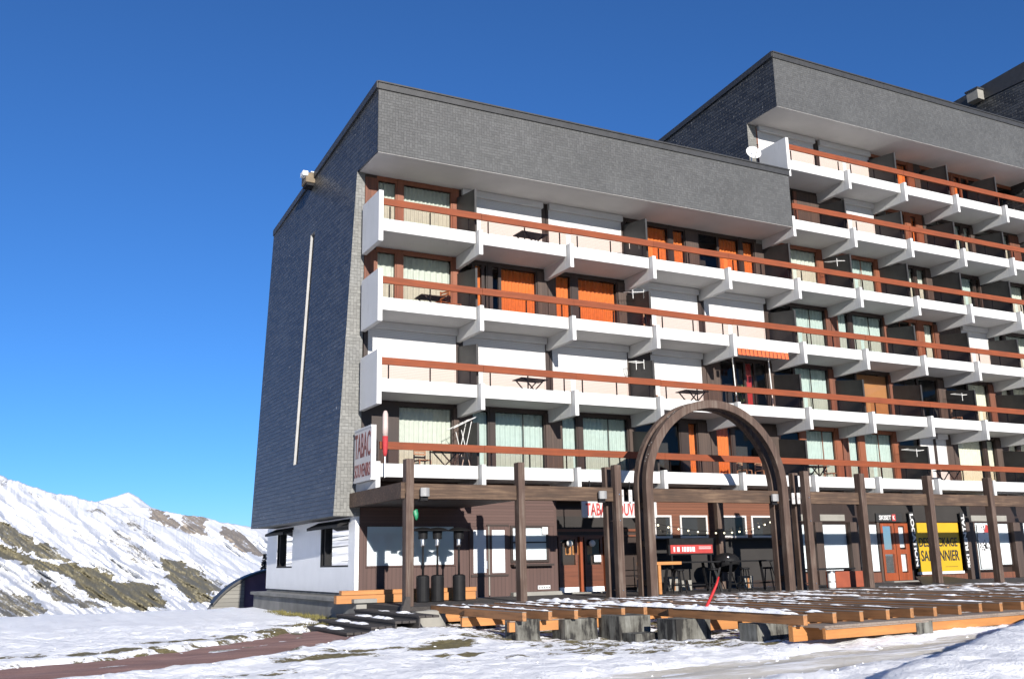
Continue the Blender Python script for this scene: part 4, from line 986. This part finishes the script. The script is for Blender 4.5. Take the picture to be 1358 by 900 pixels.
t = thing('newspaper_rack', (10.6,1.3,FL), 'thin black wire rack beside the shop entrance', 'rack')
mb = MB()
for x in (10.2,11.0):
    mb.bar((x,1.2,FL),(x,1.2,.1),.03); mb.bar((x,1.5,FL),(x,1.5,.1),.03)
part(mb, 'upright', 'black', t)
mb = MB()
for z in (-.8,-.45,-.1,.1): mb.bar((10.2,1.2,z),(11.0,1.2,z),.025)
part(mb, 'cross_bar', 'black', t)
mb = MB(); mb.box(10.25,10.95,1.1,1.45,-.62,-.58); part(mb, 'tray', 'grey_lamp', t)
# ------------------------------------------------------------------ things on the balconies
def floor_z(r): return ZB[r]+.622
t = thing('closed_parasol', (.1,.0,3.25), 'closed red and white parasol tied upright at the lowest balcony corner', 'parasol')
mb = MB(); mb.lathe([(.04,.0),(.07,.1),(.09,.35),(.09,.62)], (.13,-.03,3.25), 12); part(mb, 'red_cover', 'parasol_red', t, smooth=True)
mb = MB(); mb.lathe([(.088,.62),(.09,.9),(.085,1.3),(.055,1.40),(.02,1.42)], (.13,-.03,3.25), 12); part(mb, 'white_cover', 'parasol_white', t, smooth=True)
mb = MB(); mb.tube([(.13,-.03,2.6),(.13,-.03,3.3)], .02, 8); part(mb, 'pole', 'metal', t)
def chair(mat='chair_wood'):
    c = thing('balcony_chair', (0,0,0), '', 'chair')
    mb = MB()
    for q in range(5): mb.box(-.21,.21,-.2+q*.085,-.13+q*.085,.42,.445)
    part(mb, 'seat', mat, c)
    mb = MB()
    for q in range(4): mb.box(-.2,.2,.19,.215,.52+q*.1,.58+q*.1)
    part(mb, 'backrest', mat, c)
    for sx in (-.2,.2):
        mb = MB(); mb.bar((sx,.2,.92),(sx,.22,0),.035); part(mb, 'leg', mat, c)
        mb = MB(); mb.bar((sx,-.18,.42),(sx,-.2,0),.035); part(mb, 'leg', mat, c)
    return c
ch = chair(); ch.location = (2.4,.9,floor_z('2')); ch.rotation_euler = (0,0,-1.2)
ch['label'] = 'orange wooden chair on second balcony row, left of the two by cream curtain'; ch['group'] = 'wooden chairs on the balconies'
def more(r, x, y, rz, lab, src=ch): return copy_thing(src, (x,y,floor_z(r)), rz, lab)
more('2',2.95,1.0,1.4,'orange wooden chair on second balcony row, right of the two by cream curtain')
chw = chair('wicker'); chw.location = (11.0,1.0,floor_z('3')); chw.rotation_euler = (0,0,1.1)
chw['label'] = 'pale folding chair beside the dark partition on third balcony row'; chw['group'] = 'pale chairs on the balconies'
more('4',1.75,.9,.1,'pale chair beside the dark folding table behind lowest parapet, leftmost bay',chw)
more('4',15.0,.75,.4,'left of two pale rounded chairs on lowest balcony seen through the arch',chw)
more('4',15.9,.75,.2,'right of two pale rounded chairs on lowest balcony seen through the arch',chw)
more('2',10.9,.9,1.3,'pale folded chair at the end of the orange curtained bay, second row',chw)
more('4',19.6,.9,.5,'pale chair on lowest balcony right of the arch before green curtain',chw)
more('3',27.6,.9,.8,'pale chair before dark glass on third balcony row far right',chw)
def table(mat='frame'):
    c = thing('balcony_table', (0,0,0), '', 'table')
    mb = MB(); mb.box(-.55,.55,-.33,.33,.70,.73); part(mb, 'table_top', mat, c, bevel=.006)
    for s_ in (-1,1):
        mb = MB(); mb.bar((s_*.4,-.28,.7),(-s_*.3,-.28,0),.035); part(mb, 'leg', mat, c)
        mb = MB(); mb.bar((s_*.4,.28,.7),(-s_*.3,.28,0),.035); part(mb, 'leg', mat, c)
    return c
tbl = table(); tbl.location = (2.6,.75,floor_z('4')); tbl['label'] = 'dark folding table with crossed legs on the lowest balcony, leftmost bay'; tbl['group'] = 'folding tables on the balconies'
more('3',12.9,1.0,.0,'dark folding table on third balcony row above the arch',tbl)
more('2',2.3,1.35,.0,'dark folding table under the orange chairs on second balcony row',tbl)
more('3',5.9,1.1,.05,'brown table in front of a shutter on third balcony row, second bay',tbl)
more('1',6.0,1.0,.05,'brown table in front of a shutter on top balcony row, second bay',tbl)
more('4',26.6,.9,.0,'dark folding table on lowest balcony before cream blind, far right',tbl)
more('4',19.0,1.2,.0,'dark folding table on lowest balcony just right of arch',tbl)
def rack(label, x, y, z, w=.9, d=.5, rz=0):
    t = thing('drying_rack', (x,y,z), label, 'drying rack', 'wall drying racks', rz)
    c,s_ = math.cos(rz),math.sin(rz)
    def Wp(a,b_,h): return (x+c*a-s_*b_, y+s_*a+c*b_, z+h)
    mb = MB()
    mb.tube([Wp(0,0,0),Wp(w,0,.06),Wp(w,d,.2),Wp(0,d,.14),Wp(0,0,0)], .012, 5)
    part(mb, 'wire_frame', 'wire', t)
    mb = MB()
    for q in range(1,4): mb.tube([Wp(w*q/4,0,.015*q),Wp(w*q/4,d,.14+.015*q)], .008, 5)
    part(mb, 'wire_line', 'wire', t)
    mb = MB(); mb.tube([Wp(0,0,-.25),Wp(0,0,.1)], .012, 5); mb.tube([Wp(w,0,-.2),Wp(w,0,.16)], .012, 5); part(mb, 'bracket', 'wire', t)
rack('white wire drying rack at the end of top row second shutter bay', 10.25,.9,ZB['1']+1.62,.45,.3)
rack('white wire drying rack fixed to partition past orange curtains, second row', 10.2,.75,ZB['2']+2.28,.5,.6)
rack('white wire drying rack on partition above third row pale folding chair', 10.3,.9,ZB['3']+2.25,.35,.5)
rack('white wire drying rack high on partition, top row of the middle, right block', 20.9,.7,ZB['1']+2.2,.5,.7)
rack('white wire drying rack by dark glass on third row far right', 28.0,.8,ZB['3']+2.1,.45,.6)
rack('pale blue white drying rack on lowest row before dark partition', 24.4,.6,ZB['4']+2.1,.5,.8)
t = thing('clothes_horse', (3.2,.95,floor_z('4')), 'white wire clothes horse standing on the lowest balcony, leftmost bay', 'clothes horse')
mb = MB()
mb.bm.free()
for y in (.7,1.15):
    for a_,c_,h_ in ((3.0,3.42,1.75),(3.42,3.05,1.45)):
        mb = MB(); mb.tube([(a_,y,floor_z('4')),(c_,y,floor_z('4')+h_)], .011, 5); part(mb, 'leg', 'wire', t)
mb = MB()
for q in range(5): mb.tube([(2.75+q*.2,.65,floor_z('4')+1.5+q*.1),(2.75+q*.2,1.2,floor_z('4')+1.5+q*.1)], .009, 5)
mb.tube([(2.75,.65,floor_z('4')+1.5),(3.6,.65,floor_z('4')+1.92)], .012, 5); mb.tube([(2.75,1.2,floor_z('4')+1.5),(3.6,1.2,floor_z('4')+1.92)], .012, 5)
part(mb, 'wire_line', 'wire', t)
# striped awning in the third row, right of the arch's top
t = thing('balcony_awning', (16,0,7.5), 'half rolled orange awning with white trim above a third row balcony', 'awning')
mb = MB()
for q in range(13):
    xa = 14.55+q*.2; mb.sheet(lambda u,v,xa=xa: (xa+.165*u,.14-.02*math.sin(math.pi*u)-.03*v,7.91-.27*v), 4, 2)
part(mb, 'valance', 'awning', t, recalc=False)
mb = MB(); mb.tube([(14.5,.2,7.95),(17.15,.2,7.95)], .045, 8); part(mb, 'roller', 'wire', t)
for x,lab in ((14.9,0),(16.75,0)):
    mb = MB(); mb.tube([(x,.9,7.95),(x+.05,.85,floor_z('3'))], .022, 6); part(mb, 'support_pole', 'wire', t)
t = thing('potted_plant', (15.1,.8,floor_z('3')), 'potted green plant with tall leaves on third row balcony over the arch', 'plant')
mb = MB(); mb.lathe([(.12,0),(.16,.3),(.17,.32)], (15.1,.7,floor_z('3')), 14); part(mb, 'pot', 'rust', t)
mb = MB()
for q in range(70):
    a = rnd.random()*6.28; r_ = rnd.uniform(.02,.2); b_ = Vector((15.1,.7,floor_z('3')+.3)); tip = b_+Vector((math.cos(a)*r_*1.6,math.sin(a)*r_*1.2,rnd.uniform(.2,.85))); s_ = Vector((-math.sin(a),math.cos(a),0))*.03
    md = b_.lerp(tip,.6)+Vector((0,0,.06)); mb.quad(b_,md-s_,tip,md+s_)
part(mb, 'foliage', 'leaf', t, recalc=False)
t = thing('satellite_dish', (17.1,1.2,16.5), 'round white satellite dish at the upper end of the lower roof', 'dish')
mb = MB()
ax = Vector((-.35,-1,.35)).normalized(); s1 = ax.cross(Vector((0,0,1))).normalized(); s2 = s1.cross(ax); cD = Vector((17.05,1.1,16.88))
mb.sheet(lambda u,v: cD+(s1*math.cos(6.2832*u)+s2*math.sin(6.2832*u))*.33*max(v,.01)+ax*(.1*v*v-.1), 28, 6)
part(mb, 'dish_bowl', 'dishw', t, smooth=True)
mb = MB(); mb.tube([cD-s2*.32, cD+ax*.42-s2*.12, cD+ax*.45], .014, 6); mb.ball(cD+ax*.45, .04, 2); part(mb, 'feed_arm', 'black', t)
mb = MB(); mb.tube([cD-ax*.1, cD-ax*.3, (cD.x+.1,cD.y+.3,15.6)], .025, 6); part(mb, 'mast', 'metal', t)
# ------------------------------------------------------------------ ground
def seg_d(px, py, pts):
    best = (1e9,0,0)
    for (x0,y0,h0),(x1,y1,h1) in zip(pts,pts[1:]):
        dx,dy = x1-x0,y1-y0; t_ = max(0,min(1,((px-x0)*dx+(py-y0)*dy)/(dx*dx+dy*dy)))
        d = math.hypot(px-x0-dx*t_,py-y0-dy*t_)-(h0+(h1-h0)*t_)
        if d < best[0]: best = (d,t_,0)
    return best[0]
PATH = [(-24,-15,1.6),(-14,-12.3,1.6),(-9.9,-9.9,1.55),(-7.3,-8.9,1.35),(-5.3,-7.0,1.4),(-3.9,-5.7,1.3),(-2.9,-4.0,1.1),(-2.6,-2.4,.7)]
ROAD = [(-24,-27,1.4),(-6.5,-18.6,1.0),(-2,-16.5,.95),(2,-15.75,.9),(6,-15.35,.9),(12,-15.0,1.0),(22,-14.4,1.2),(40,-13,1.4)]
def sstep(a,b_,x): t_ = max(0,min(1,(x-a)/(b_-a))); return t_*t_*(3-2*t_)
def base_h(x, y):
    z = -1.62
    z += .12*sstep(4,10,x)*sstep(-20,-13,y)                       # right side a little higher
    z -= .16*math.exp(-((x-2.2)/3)**2-((y+8.6)/3.2)**2)           # hollow at the piers
    z += .17*math.exp(-((x+1.0)/2.2)**2-((y+6.6)/1.6)**2)         # ploughed bank beside the steps
    q = ((x+3.2)*-2.7+(y+22.3)*5.2)/5.86; z += .66*sstep(-6.5,-3.2,x)*math.exp(-(q/(.85 if q > 0 else 3.4))**2) if x < 30 and abs(q) < 12 else 0   # ploughed bank along the road
    if y > 12: 
        d = y-13; z -= .012*d*d if d < 10 else 1.2+.24*(d-10)
        z = max(z, -170)
    return z
def ground_h(x, y):
    z = base_h(x,y); near = abs(x) < 40 and -32 < y < 30
    if near:
        dp = seg_d(x,y,PATH)+.3*noise.noise((x*.8,y*.8,21))+.16*noise.noise((x*2.6,y*2.6,22)); dr = seg_d(x,y,ROAD)+.3*noise.noise((x*.8,y*.8,21))+.16*noise.noise((x*2.6,y*2.6,22))
        k = sstep(-.25,.5,min(dp,dr))
        lum = .07*noise.noise((x*.55,y*.55,3))+.055*noise.noise((x*1.5,y*1.8,7))+.04*noise.noise((x*3.7,y*4.4,9))
        c_ = noise.noise((x*2.1,y*2.6,31))
        lum += (.018+.045*max(0,c_))*noise.noise((x*5.2,y*6.4,2))+.012*noise.noise((x*11,y*12,12))+.05*max(0,noise.noise((x*1.9,y*2.4,41))-.25)
        z += lum*(.12+.88*k)-.09*(1-k)
        if dp < 1.2 and k > .5: z += .06*sstep(1.2,.4,dp)           # ridge of shovelled snow
    else: z += .25*noise.noise((x*.02,y*.02,1))
    return z
def axis(lo, hi, step, far):
    a = []; v = lo
    while v <= hi+1e-6: a.append(v); v += step
    s_ = step; v = hi
    while v < far: s_ *= 1.22; v += s_; a.append(v)
    s_ = step; v = lo; pre = []
    while v > -far: s_ *= 1.22; v -= s_; pre.append(v)
    return pre[::-1]+a
BARE = [(-.95,-1.6,-.55,.9,.9),(-1.5,-1.2,.6,.9,.8),(-.9,4,.35,4,.55),(-2.2,-.6,.9,.8,.6),(-4.2,-3.0,1.2,.35,.5),(-6.0,-4.4,1.2,.45,.45),(-8.5,-6.6,2.2,.5,.42),
        (-1.6,-9.0,.45,.5,.62),(-2.3,-9.6,.55,.35,.5),(-4.8,-10.6,.9,.7,.42),(-2.6,-11.2,.8,.35,.35),(-.3,-8.0,1.4,.35,.4),(-3.6,-9.3,1.0,.3,.38),(.4,-10.9,1.2,.3,.3),(-1,-12.5,2,.3,.28),(-6.5,-12.5,.8,.3,.3),(0.3,-4.2,.9,.4,.5),(-3.2,-2.6,.6,.5,.5)]
gx = axis(-14,15,.115,4500); gy = axis(-23.5,1.5,.115,4500)
nx, ny = len(gx), len(gy)
verts = []; bare = []
for y in gy:
    for x in gx:
        verts.append((x,y,ground_h(x,y)))
        b_ = .2 if y < -5 else .1
        if -20 < x < 20 and -30 < y < 20:
            for cx,cy,rx,ry,s_ in BARE: 
                q = ((x-cx)/rx)**2+((y-cy)/ry)**2
                if q < 6: b_ = max(b_, min(.95,s_*math.exp(-q*.6)*2.1))
            b_ = max(b_, .55*sstep(.7,.0,seg_d(x,y,PATH))*(1 if y > -13 else .4))
            if x > -.4 and -13.2 < y < -3: b_ = max(b_, .55)
        if y < -27: b_ = max(b_, .75*sstep(-27,-31,y))                # unseen ground added bare behind the camera to cut snow bounce
        bare.append(b_)
faces = [(j*nx+i,j*nx+i+1,(j+1)*nx+i+1,(j+1)*nx+i) for j in range(ny-1) for i in range(nx-1)]
me = bpy.data.meshes.new('ground'); me.from_pydata(verts, [], faces)
at = me.attributes.new('bare','FLOAT','POINT'); at.data.foreach_set('value', bare)
me.polygons.foreach_set('use_smooth', [True]*len(me.polygons)); me.materials.append(M['ground'])
gr = bpy.data.objects.new('ground', me); COL.objects.link(gr); tag(gr, kind='structure')
def ribbon(name, pts, mat, over, lift):
    V = []; E_ = []; F = []
    P2 = []
    for (x0,y0,h0),(x1,y1,h1) in zip(pts,pts[1:]):
        n = max(2,int(math.hypot(x1-x0,y1-y0)/.25))
        for q in range(n): u = q/n; P2.append((x0+(x1-x0)*u,y0+(y1-y0)*u,h0+(h1-h0)*u))
    P2.append(pts[-1])
    m_ = 22
    for i,(x,y,h) in enumerate(P2):
        a = P2[max(i-3,0)]; b_ = P2[min(i+3,len(P2)-1)]; d = Vector((b_[0]-a[0],b_[1]-a[1],0)).normalized(); s_ = Vector((-d.y,d.x,0))
        for j in range(m_+1):
            u = (j/m_*2-1); w = (h+over)*(1+.10*noise.noise((x*.9,y*.9,5+(u > 0))))
            px,py = x+s_.x*u*w,y+s_.y*u*w
            e = max(0,abs(u)-.55)/.45
            z = base_h(px,py)-.058+lift+.015*noise.noise((px*1.3,py*1.3,4))-.04*max(0,e-.6)
            ru = sum(math.exp(-((u-c_)/.13)**2) for c_ in (-.36,.30)); z -= .03*ru
            V.append((px,py,z)); E_.append(e*.75+(.20*(1-ru) if mat == 'road' else .10*(1-ru)))
    for i in range(len(P2)-1):
        for j in range(m_): a = i*(m_+1)+j; F.append((a,a+m_+1,a+m_+2,a+1))
    me = bpy.data.meshes.new(name); me.from_pydata(V,[],F); at = me.attributes.new('edge','FLOAT','POINT'); at.data.foreach_set('value',E_)
    me.polygons.foreach_set('use_smooth',[True]*len(me.polygons)); me.materials.append(M[mat])
    o = bpy.data.objects.new(name, me); COL.objects.link(o); tag(o, kind='structure')
ribbon('path', PATH, 'path', .75, .0); ribbon('road', ROAD, 'road', .8, .0)
mb = MB()
tries = 0; made = 0
while made < 420 and tries < 20000:
    tries += 1
    x,y = rnd.uniform(-11,12), rnd.uniform(-21,0)
    if x > -.4 and y > -9 or x > 3.2 and y > -14.3: continue
    dp = min(seg_d(x,y,PATH), seg_d(x,y,ROAD)); k = math.exp(-(max(0,dp-.1)/.45)**2)
    if dp < -.35 or rnd.random() > .06+.9*k: continue
    s_ = rnd.uniform(.010,.026)*(1.7 if rnd.random() < .12 else 1); n0 = len(mb.bm.verts)
    mb.ball((x,y,ground_h(x,y)+s_*.05), s_, 1, (rnd.uniform(.8,1.6),rnd.uniform(.8,1.4),rnd.uniform(.5,.9)))
    mb.bm.verts.ensure_lookup_table()
    for v in mb.bm.verts[n0:]: v.co += Vector(noise.noise_vector(v.co*23))*s_*.5
    made += 1
tag(mb.build('snow_crumbs', M['snow'], smooth=True), kind='stuff')
# ------------------------------------------------------------------ mountains
CAM = Vector((-10.1915,-28.4494,0))
def lerp_tab(tab, x):
    if x <= tab[0][0]: return tab[0][1]
    for (a,u),(b_,v) in zip(tab,tab[1:]):
        if x <= b_: return u+(v-u)*(x-a)/(b_-a)
    return tab[-1][1]
def inside(p, poly):
    x,y = p; c = False; n = len(poly)
    for i in range(n):
        (x0,y0),(x1,y1) = poly[i],poly[i-1]
        if (y0 > y) != (y1 > y) and x < (x1-x0)*(y-y0)/(y1-y0)+x0: c = not c
    return c
BARE_A = [[(-2.5,3.2),(-0.08,2.58),(0.64,2.28),(1.57,1.62),(2.12,1.42),(2.86,1.03),(3.33,0.56),(3.09,0.45),(2.18,0.65),(1.09,1.05),(-0.0,1.67),(-2.5,2.6)],[(-2,1.9),(0.01,1.52),(0.92,1.05),(2.2,0.42),(3.64,0.36),(4.57,0.15),(5.53,-0.38),(5.17,-0.57),(4.05,-0.35),(2.59,-0.04),(1.15,0.37),(0.08,0.76),(-2,1.2)],[(3.13,-0.13),(4.05,-0.35),(5.54,-0.57),(7.44,-0.78),(8.05,-1.42),(8.35,-2.02),(6.76,-2.05),(5.63,-1.85),(4.11,-1.12)],[(1.74,-0.4),(2.82,-0.7),(3.76,-1.3),(5.26,-1.92),(4.17,-2.0),(3.06,-1.54),(1.95,-0.94)],[(-2,-.9),(0.22,-0.93),(1.27,-1.14),(2.38,-1.89),(2.06,-2.29),(0.34,-2.22),(-2,-2.2)],[(7.66,0.64),(8.71,0.47),(9.72,-0.07),(10.46,-0.77),(10.87,-1.9),(9.61,-1.78),(8.79,-0.97),(7.97,-0.12)],[(4.98,2.18),(5.74,2.06),(6.73,1.37),(7.56,0.37),(6.99,0.26),(6.0,0.99),(5.21,1.59)],[(3.79,3.33),(4.54,3.18),(5.2,2.78),(4.26,2.98)],[(9.92,-0.16),(11.35,-1.04),(11.17,-1.59),(10.35,-0.97)],[(5.32,2.78),(6.28,2.58),(7.27,1.97),(7.9,1.16),(7.1,1.69),(6.11,2.26)],[(0.64,4.36),(1.37,4.06),(2.01,3.68),(1.21,3.9)],[(2.11,3.83),(2.84,3.68),(3.34,3.41),(2.6,3.48)],[(-0.27,4.73),(0.17,4.51),(0.04,4.31),(-0.24,4.38)],[(3.32,2.19),(4.19,1.79),(4.48,1.4),(3.73,1.6)]]
STR_A = [.74,.8,.8,.68,.66,.76,.56,.6,.66,.54,.52,.52,.54,.5]
BARE_B = [[(7.0,3.26),(7.79,3.06),(8.68,2.45),(8.59,2.0),(7.82,2.45),(7.22,2.78)],[(8.9,2.85),(10.09,2.81),(10.19,1.62),(9.42,1.83),(8.74,2.16)],[(10.84,2.27),(12.02,2.01),(12.77,1.42),(13.38,0.55),(12.47,0.81),(11.65,1.15),(11.15,1.57)]]
def mountain(name, crest, foot, r0, r1, polys, strg, mat, seed, rough, dense, nv, cr=.12, base=.27):
    th = []; a = dense[0]
    while a <= dense[1]: th.append(a); a += dense[2]
    a = dense[0]; s_ = dense[2]
    while a > crest[0][0]: s_ *= 1.25; a -= s_; th.insert(0,a)
    a = th[-1]; s_ = dense[2]
    while a < crest[-1][0]: s_ *= 1.25; a += s_; th.append(a)
    V = []; BR = []; U = []; nu = len(th)
    for t_ in th:
        e1 = lerp_tab(crest,t_)+cr*noise.noise((t_*1.1,seed,0))+cr*.5*noise.noise((t_*4.3,seed,1))+cr*.25*noise.noise((t_*13,seed,2))
        for j in range(nv+1):
            v = j/nv; el = foot+(e1-foot)*v; r_ = r0+(r1-r0)*v
            s1 = t_*.82-el*.57; s2 = t_*.57+el*.82            # along and across the fall line
            gul = noise.fractal((s1*.45,s2*2.4,seed),.9,2.1,5)
            r_ *= 1+rough*gul*(1-v**6)
            A = R(t_); z = r_*math.tan(R(el))
            V.append((CAM.x+math.sin(A)*r_,CAM.y+math.cos(A)*r_,z)); U.append((t_,el))
            b_ = base+.09*sstep(2.5,-1.5,el)+.10*noise.noise((s1*.5,s2*1.1,seed+3))
            w1 = .34*noise.noise((t_*1.6,el*3.2,seed+5))+.2*noise.noise((t_*5,el*9,seed+6)); w2 = .2*noise.noise((t_*1.6,el*3.2,seed+9))+.10*noise.noise((t_*5,el*9,seed+8))
            for p,sg in zip(polys,strg):
                if inside((t_+w1,el+w2),p): b_ = max(b_,sg)
            BR.append(b_)
    n1 = nv+1
    F = [(i*n1+j,(i+1)*n1+j,(i+1)*n1+j+1,i*n1+j+1) for i in range(nu-1) for j in range(nv)]
    # back slope so the ridge has a far side
    base = len(V)
    for i,t_ in enumerate(th):
        x,y,z = V[i*n1+nv]; A = R(t_); V.append((x+math.sin(A)*r1*.35,y+math.cos(A)*r1*.35,z-r1*.16)); BR.append(.1); U.append((t_,foot))
    F += [(i*n1+nv,(i+1)*n1+nv,base+i+1,base+i) for i in range(nu-1)]
    me = bpy.data.meshes.new(name); me.from_pydata(V,[],F)
    at = me.attributes.new('bare','FLOAT','POINT'); at.data.foreach_set('value',BR)
    uv = me.uv_layers.new(name='slope'); fl = []
    for lp in me.loops: fl.extend(U[lp.vertex_index])
    uv.data.foreach_set('uv',fl)
    me.polygons.foreach_set('use_smooth',[True]*len(me.polygons)); me.materials.append(M[mat])
    o = bpy.data.objects.new(name, me); COL.objects.link(o); tag(o, kind='structure')
mountain('mountain_slope', [(-70,9),(-20,9),(-8,7),(-2,5.5),(-.3,4.88),(1.9,4.14),(3.4,3.8),(5,3.45),(6.2,2.95),(7.2,2.57),(9,1.95),(11,1.0),(13.3,0.0),(16,-1.2),(22,-3),(40,-5)], -6.5, 900, 3000, BARE_A, STR_A, 'mount', 11, .045, (-1,14.5,.035), 190, .12, .31)
mountain('mountain_ridge', [(-4,2.4),(3,3.0),(5,3.3),(7.0,3.3),(7.4,3.2),(8,3.08),(9.18,2.83),(10.1,2.75),(10.8,2.5),(11.5,2.25),(12.2,1.7),(13.2,.75),(15,0),(20,-1.5),(40,-3)], -2.5, 3100, 4800, BARE_B, [.74,.70,.76], 'cliff', 23, .03, (2,14.5,.035), 120, .06, .22)
mountain('mountain_peak', [(-6,2.2),(2,2.6),(3.4,3.2),(4.6,3.62),(5.2,3.8),(5.99,4.12),(6.5,3.85),(7.2,3.3),(8.2,2.9),(9.2,2.72),(11.2,2.42),(13.2,2.12),(20,2.6),(40,3.5)], -1, 6000, 8000, [], [], 'peak', 31, .05, (2,14.5,.06), 60, .05, .2)
# ------------------------------------------------------------------ low building and fir beyond the corner
nb = thing('low_building', (5,30,-4), 'low curved roof building with grey plank front behind the white corner', 'building')
arc = [(-.35+ .1*0,-2.6)]+[(.05+ q*.32, -1.95+2.0*(1-math.exp(-q*.32/1.55))) for q in range(23)]
outl = arc+[(7.1,-5),(-.35,-5)]
mb = MB(); mb.prism([(min(x,1.7),z) for x,z in arc if x < 1.7]+[(1.7,-1.95+2.0*(1-math.exp(-1.65/1.55))),(1.7,-5),(-.35,-5)], 26.0, 26.8); part(mb, 'plank_wall', 'plank_grey', nb)
mb = MB(); zz = -1.95+2.0*(1-math.exp(-1.65/1.55)); mb.prism([(1.7,zz)]+[(x,z) for x,z in arc if x > 1.7]+[(7.1,-5),(1.7,-5)], 26.25, 26.8); part(mb, 'tinted_wall', 'violet' if 'violet' in M else 'rust', nb)
mb = MB()
for (x0,z0),(x1,z1) in zip(arc[1:],arc[2:]):
    mb.quad((x0,25.8,z0),(x1,25.8,z1),(x1,26.9,z1),(x0,26.9,z0)); mb.quad((x0,25.8,z0+.14),(x1,25.8,z1+.14),(x1,26.9,z1+.14),(x0,26.9,z0+.14)); mb.quad((x0,25.8,z0),(x1,25.8,z1),(x1,25.8,z1+.14),(x0,25.8,z0+.14))
part(mb, 'roof', 'trim', nb)
def fir(x, y, z, h, label):
    t = thing('fir_tree', (x,y,z), label, 'tree')
    mb = MB(); mb.tube([(x,y,z),(x,y,z+h*.5),(x,y,z+h)], [.12,.07,.01], 6); part(mb, 'trunk', 'oldwood', t)
    mb = MB()
    for q in range(900):
        u = rnd.random()**.8; a = rnd.random()*6.283; zz = z+h*(.08+.9*u); rr = (1-u)*h*.24*(.55+.45*rnd.random())+.05
        p0 = Vector((x+math.cos(a)*rr*.3,y+math.sin(a)*rr*.3,zz)); p1 = Vector((x+math.cos(a)*rr,y+math.sin(a)*rr,zz-rr*.25)); s_ = Vector((-math.sin(a),math.cos(a),.3))*.07
        mb.quad(p0,p1-s_,p1+Vector((math.cos(a),math.sin(a),-.2))*.08,p1+s_)
    part(mb, 'crown', 'needle', t, recalc=False)
fir(4.75,34.5,-3.6,4.5,'dark fir partly hidden by the white corner of the apartment block')
# grass tufts showing along the plinth
mb = MB()
for q in range(2600):
    y = rnd.uniform(-1.2,9); x = rnd.gauss(-1.0,.16)
    if q % 3 == 0: x,y = rnd.gauss(-1.45,.5), rnd.gauss(-1.0,.5)
    z = ground_h(x,y)-.01; a = rnd.random()*6.283; h = rnd.uniform(.04,.11); d = Vector((math.cos(a),math.sin(a),0)); s_ = Vector((-d.y,d.x,0))*.012
    b_ = Vector((x,y,z)); mb.quad(b_-s_,b_+s_,b_+d*.04+Vector((0,0,h))+s_*.2,b_+d*.04+Vector((0,0,h))-s_*.2)
M['grass'] = flat('winter_grass', (.13,.115,.035), .9, .4, 3, 0)
gs = mb.build('grass', M['grass'], recalc=False); tag(gs, kind='stuff')
# ------------------------------------------------------------------ light, sky, camera
to_sun = Vector((-.185,-1,.30)).normalized()
sl = bpy.data.lights.new('sun','SUN'); sl.energy = 5.0; sl.angle = R(.5); sl.color = (1,.945,.87)
so = bpy.data.objects.new('sun', sl); COL.objects.link(so); so.rotation_euler = to_sun.to_track_quat('Z','Y').to_euler(); so.location = (-20,-60,40)
w = bpy.data.worlds.new('World'); sc.world = w; w.use_nodes = True; nt = w.node_tree
bg = nt.nodes['Background']; sk = nt.nodes.new('ShaderNodeTexSky'); sk.sky_type = 'NISHITA'; sk.sun_disc = False
sk.sun_elevation = math.asin(to_sun.z); sk.sun_rotation = math.atan2(to_sun.x, to_sun.y); sk.altitude = 2200; sk.air_density = 1.1; sk.dust_density = 0; sk.ozone_density = 9.3
bg.inputs['Strength'].default_value = .078; L(nt, sk.outputs[0], bg.inputs['Color'])
cam = bpy.data.cameras.new('camera'); cam.sensor_width = 36; cam.lens = 34.1635; cam.clip_end = 30000; cam.clip_start = .1
co = bpy.data.objects.new('camera', cam); COL.objects.link(co)
r_ = Vector((0.8886159,-0.458258,-0.0190101)); u_ = Vector((-0.0857957,-0.2067982,0.9746146)); f_ = Vector((0.4505562,0.864427,0.2230807))
co.matrix_world = Matrix(((r_.x,u_.x,-f_.x,CAM.x),(r_.y,u_.y,-f_.y,CAM.y),(r_.z,u_.z,-f_.z,CAM.z),(0,0,0,1)))
sc.camera = co
vs = sc.view_settings; vs.view_transform = 'Standard'; vs.look = 'None'; vs.exposure = .9; vs.gamma = 1; vs.use_curve_mapping = False
sc.render.engine = 'CYCLES'; sc.cycles.use_denoising = True; sc.cycles.max_bounces = 6; sc.cycles.transparent_max_bounces = 12
